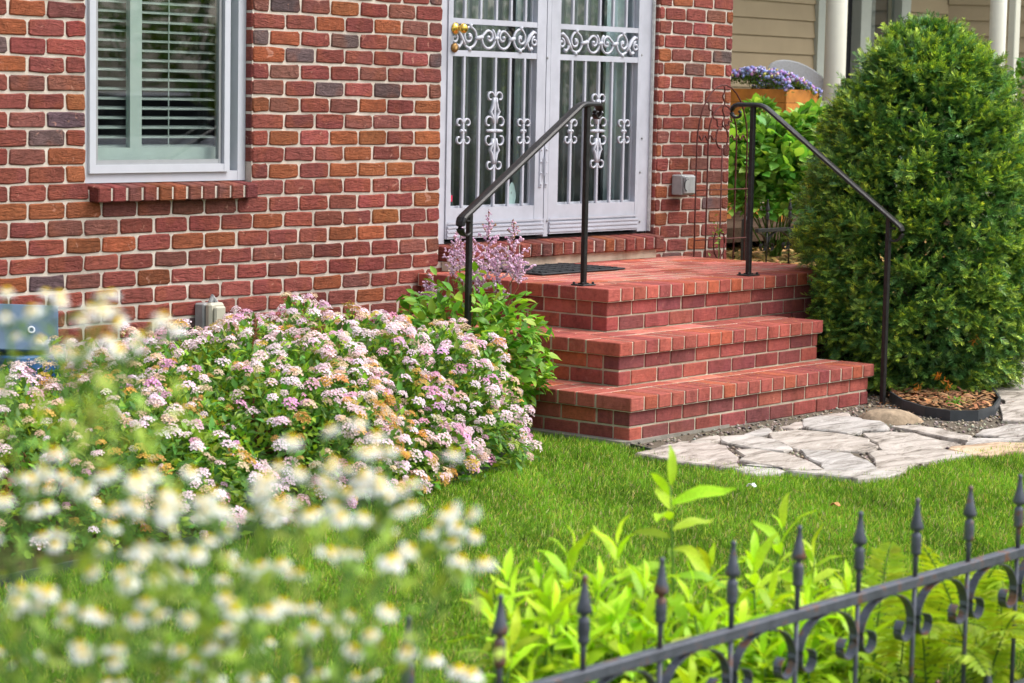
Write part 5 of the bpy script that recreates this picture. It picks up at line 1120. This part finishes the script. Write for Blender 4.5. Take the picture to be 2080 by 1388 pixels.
# ---- white feverfew daisies in the left foreground
dc = PD(380, 1000, 2.3); dc = np.array((dc[0], dc[1], 0)); fv = empty('feverfew', dc, label='sprawling white daisy flowers with yellow centres, blurred in the left foreground', category='flowers')
def daisy(seed):
    rg = np.random.default_rng(seed); mb = MB(); n = 15
    for i in range(n):
        a = 2 * PI * i / n + rg.normal(0, .06); dr_ = rg.uniform(-.9, -.3); c_, s_ = math.cos(a), math.sin(a)
        pr_ = [(.28, .09, .02), (.62, .15, .0), (.92, .12, dr_ * .5), (1.0, .03, dr_ * .7)]; v = []
        for r_, w, z in pr_: v += [(r_ * c_ - w * s_, r_ * s_ + w * c_, z), (r_ * c_ + w * s_, r_ * s_ - w * c_, z + .02)]
        mb.add(v, [(0, 1, 3, 2), (2, 3, 5, 4), (4, 5, 7, 6)], 0)
    mb.lathe([(.0, -.05), (.40, -.02), (.44, .08), (.37, .24), (.20, .35), (.0, .38)], (0, 0, 0), 12, mi=1)
    return mb.mesh('flower', [M['petal'], M['disc']], False)
DM = [daisy(i) for i in range(4)]
CLS = [(60, 605, 4), (120, 620, 4), (185, 640, 4), (235, 665, 5), (175, 700, 5), (250, 700, 3), (290, 690, 3), (130, 590, 3), (30, 690, 2), (20, 940, 4), (70, 975, 4), (150, 1000, 5), (120, 1085, 4), (60, 1205, 4), (130, 1215, 4), (110, 1255, 3), (250, 985, 4), (310, 965, 4), (200, 1035, 3), (330, 1030, 5), (430, 1010, 4), (410, 1060, 5), (480, 1000, 4), (560, 1050, 4), (600, 1035, 5), (640, 870, 3), (690, 955, 4), (640, 985, 3), (790, 920, 4), (760, 990, 4), (700, 1000, 3), (860, 1040, 4), (905, 1080, 4), (800, 1075, 3), (735, 1120, 3), (830, 1140, 3), (470, 1150, 5), (530, 1160, 4), (285, 1165, 4), (350, 1120, 4), (200, 1255, 4), (330, 1255, 4), (430, 1235, 4), (180, 1310, 3), (250, 1330, 3), (400, 1310, 4), (560, 1230, 5), (620, 1245, 3), (660, 1295, 4), (470, 1370, 6), (880, 1345, 2), (90, 1335, 3), (400, 1110, 3), (30, 1010, 3), (270, 1120, 3), (560, 960, 2), (10, 1070, 3), (740, 1365, 3), (320, 1390, 4), (560, 1310, 3), (700, 1060, 2)]
smb = MB(); fol = []; nfl = 0; far_d = []
rng.shuffle(CLS)
for x, y, k in CLS:
    d = rng.uniform(2.05, 2.65); c = np.array(PD(x, y, d)); node = c - UP * rng.uniform(.04, .07) + rng.normal(0, .01, 3)
    root = dc + np.array((*rng.normal(0, .08, 2), .0)); smb.tube(bez(root, (root * .4 + node * .6) + UP * .02 + rng.normal(0, .04, 3), node, 7), [.0017] * 5 + [.0014] * 3, 5)
    for i in range(int(k * 1.25) + 1 if y > 760 else k):
        p = c + CR * rng.normal(0, .034) + CF * rng.normal(0, .03) + CU * rng.normal(0, .0045); smb.tube(bez(node, (node + p) / 2 - UP * .008, p, 3), .0013, 4)
        fd = norm(UP * .95 - CF * .12 + rng.normal(0, .25, 3))
        if nfl >= 298: far_d.append((p, frames([np.cross(fd, (.3, .8, .1))], [fd])[0], rng.uniform(.0105, .014)))
        else:
            o = link('flower', DM[rng.integers(4)], None, fv, p, jit((.90, .92, .95), 1, .03, .01)[0]); s = rng.uniform(.0088, .0118); o.scale = (s, s, s); o.rotation_euler = Vector(fd).to_track_quat('Z', 'Y').to_euler(); nfl += 1
    for i in range(14): fol.append(node + CR * rng.normal(0, .035) + CF * rng.normal(.02, .03) - UP * (.01 + abs(rng.normal(0, .05))))
smb.build('stem_cluster', M['stemgreen'], fv, True)
if far_d:
    b_ = batch('flower_mass', np.array([v.co for v in DM[0].vertices]), [tuple(f_.vertices) for f_ in DM[0].polygons], np.array([q[1] for q in far_d]), np.array([q[0] for q in far_d]), np.array([q[2] for q in far_d]), np.ones((len(far_d), 3)) * .88, M['flower'], fv, kind='stuff')
    b_.data.materials.append(M['disc']); b_.data.polygons.foreach_set('material_index', np.tile([f_.material_index for f_ in DM[0].polygons], len(far_d)))
fol = np.array(fol); leaves('foliage', fol, norm(rdir(len(fol)) + UP * .3), (.015, .034), .45, jit((.32, .46, .07), len(fol), .2, .1), fv, .1, .8, kind='stuff')

# ================================================================== ACROSS THE STREET (seen only as reflections in the glass)
def street_tree(x, y, s, label):
    t = empty('street_tree', (x, y, 0), label=label, category='tree', group='trees across the street')
    MB().tube([(x, y, -.05), (x + .05, y, 1.2), (x, y + .1, 2.6), (x + .1, y, 4.2)], [.20, .16, .12, .05], 9).build('trunk', M['bark'], t, True)
    n = 2600; q = rdir(n); lump_ = 1 + .2 * tri_noise(q * 2.4, x); p = np.array((x, y, 3.3 * s)) + q * np.array((2.6, 2.4, 2.6)) * s * lump_[:, None] * (1 - rng.random((n, 1)) ** 2 * .5); p[:, 2] = np.maximum(p[:, 2], .7)
    leaves('crown', p, norm(q + UP * .3), (.22, .42), .55, jit((.16, .28, .04), n, .35, .1), t, .3, .7, kind='stuff')
for x, y, s, lab in ((10.5, -21, 1.0, 'street tree across the road, reflected in the left window'), (16.5, -22, 1.1, 'broad street tree behind the parked cars across the road'), (22.5, -21.5, 1.0, 'street tree across the road, reflected in the left door leaf'), (29, -22, 1.1, 'farther street tree across the road, reflected in the right door leaf'), (36, -22, 1.1, 'farthest street tree at the end of the road')): street_tree(x, y, s, lab)
def parked_car(x, y, paint, label):
    """a plain saloon seen from its side: body, glasshouse, four wheels, lights"""
    t = empty('parked_car', (x, y, 0), label=label, category='car', group='cars parked across the road')
    side = [(-2.2, .32), (-2.22, .62), (-2.1, .78), (-1.35, .90), (1.0, .92), (1.75, .86), (2.2, .74), (2.24, .45), (2.15, .30)]; n = len(side)
    v = []
    for yy, k in ((-.86, 1.), (-.80, 1.01), (.80, 1.01), (.86, 1.)):
        v += [(x + a * (1 if abs(yy) < .85 else .985), y + yy, .32 + (b - .32) * (1.03 if abs(yy) < .85 else .98)) for a, b in side]
    f = [tuple(range(n)), tuple(range(4 * n - 1, 3 * n - 1, -1))] + [(r_ * n + i, r_ * n + n + i, r_ * n + n + (i + 1) % n, r_ * n + (i + 1) % n) for r_ in range(3) for i in range(n)]
    MB().add(v, f).build('body', paint, t, True)
    roof = [(-1.5, .90), (-.85, 1.40), (.35, 1.42), (1.15, .92)]; v = []
    for yy in (-1, 1): v += [(x + a, y + yy * (.80 if b < 1 else .62), b) for a, b in roof]
    MB().add(v, [(0, 1, 2, 3), (7, 6, 5, 4), (0, 4, 5, 1), (2, 6, 7, 3), (3, 7, 4, 0)]).build('windows', M['dark'], t)
    MB().add([(x + a, y + yy * .635, b + .012) for yy in (-1, 1) for a, b in roof[1:3]] + [(x + a, y + yy * .60, b + .05) for yy in (-1, 1) for a, b in roof[1:3]], [(0, 1, 5, 4), (3, 2, 6, 7), (4, 5, 7, 6), (2, 0, 4, 6), (1, 3, 7, 5)]).build('roof', paint, t)
    for a in (-1.38, 1.38):
        for yy in (-.78, .78):
            w = MB().lathe([(.32, -.10), (.34, -.06), (.34, .06), (.32, .10)], (x + a, y + yy, .32), 18, axis='y').build('wheel', M['rubber'], t, True); MB().lathe([(.20, -.115), (.20, .115)], (x + a, y + yy, .32), 14, axis='y').build('rim', M['greybox'], w)
    for a, m_ in ((2.2, 'whiteprint'), (-2.2, 'pink')):
        for yy in (-.62, .62): MB().box((x + a - .04, y + yy - .16, .60), (x + a + .04, y + yy + .16, .72)).build('headlight' if a > 0 else 'tail_light', M[m_], t)
M['silver'] = plain('silver_paint', (.62, .60, .62), .25, .5, .3, var=.03); M['navy'] = plain('dark_blue_paint', (.02, .03, .06), .2, .6, .2, var=.05)
parked_car(13.4, -14.6, M['silver'], 'silver saloon car parked across the road, reflected in the window')
parked_car(20.6, -14.6, M['navy'], 'dark blue saloon car parked across the road, reflected in the left door leaf')
parked_car(27.0, -14.6, M['silver'], 'silver saloon car farthest along the road, behind the dark blue one')

# fallen orange yew needles on the treads, gravel and boulder
n = 700; xy = np.vstack([np.c_[rng.uniform(2.3, 3.95, 230), rng.uniform(-1.80, -1.56, 230)], np.c_[rng.uniform(2.6, 3.9, 150), rng.uniform(-1.53, -1.25, 150)], np.array((4.05, -2.0)) + rng.normal(0, .22, (320, 2))])
zz = np.r_[np.full(230, .209), np.full(150, .411), np.full(320, .012)]; ok = ~((xy[:, 0] < 3.98) & (xy[:, 1] > -1.84) & (zz < .1)); xy, zz = xy[ok], zz[ok]; n = len(xy); aa = rng.uniform(0, 6.28, n)
batch('fallen_needles', CHIP_V, CHIP_F, frames(np.c_[np.cos(aa), np.sin(aa), 0 * aa], UP), np.c_[xy, zz], np.c_[rng.uniform(.004, .012, n), np.full(n, .004), np.full(n, .004)], jit((.50, .19, .05), n, .3, .1), M['chip'], kind='stuff', label='orange brown fallen needles scattered on the steps and gravel', category='debris')
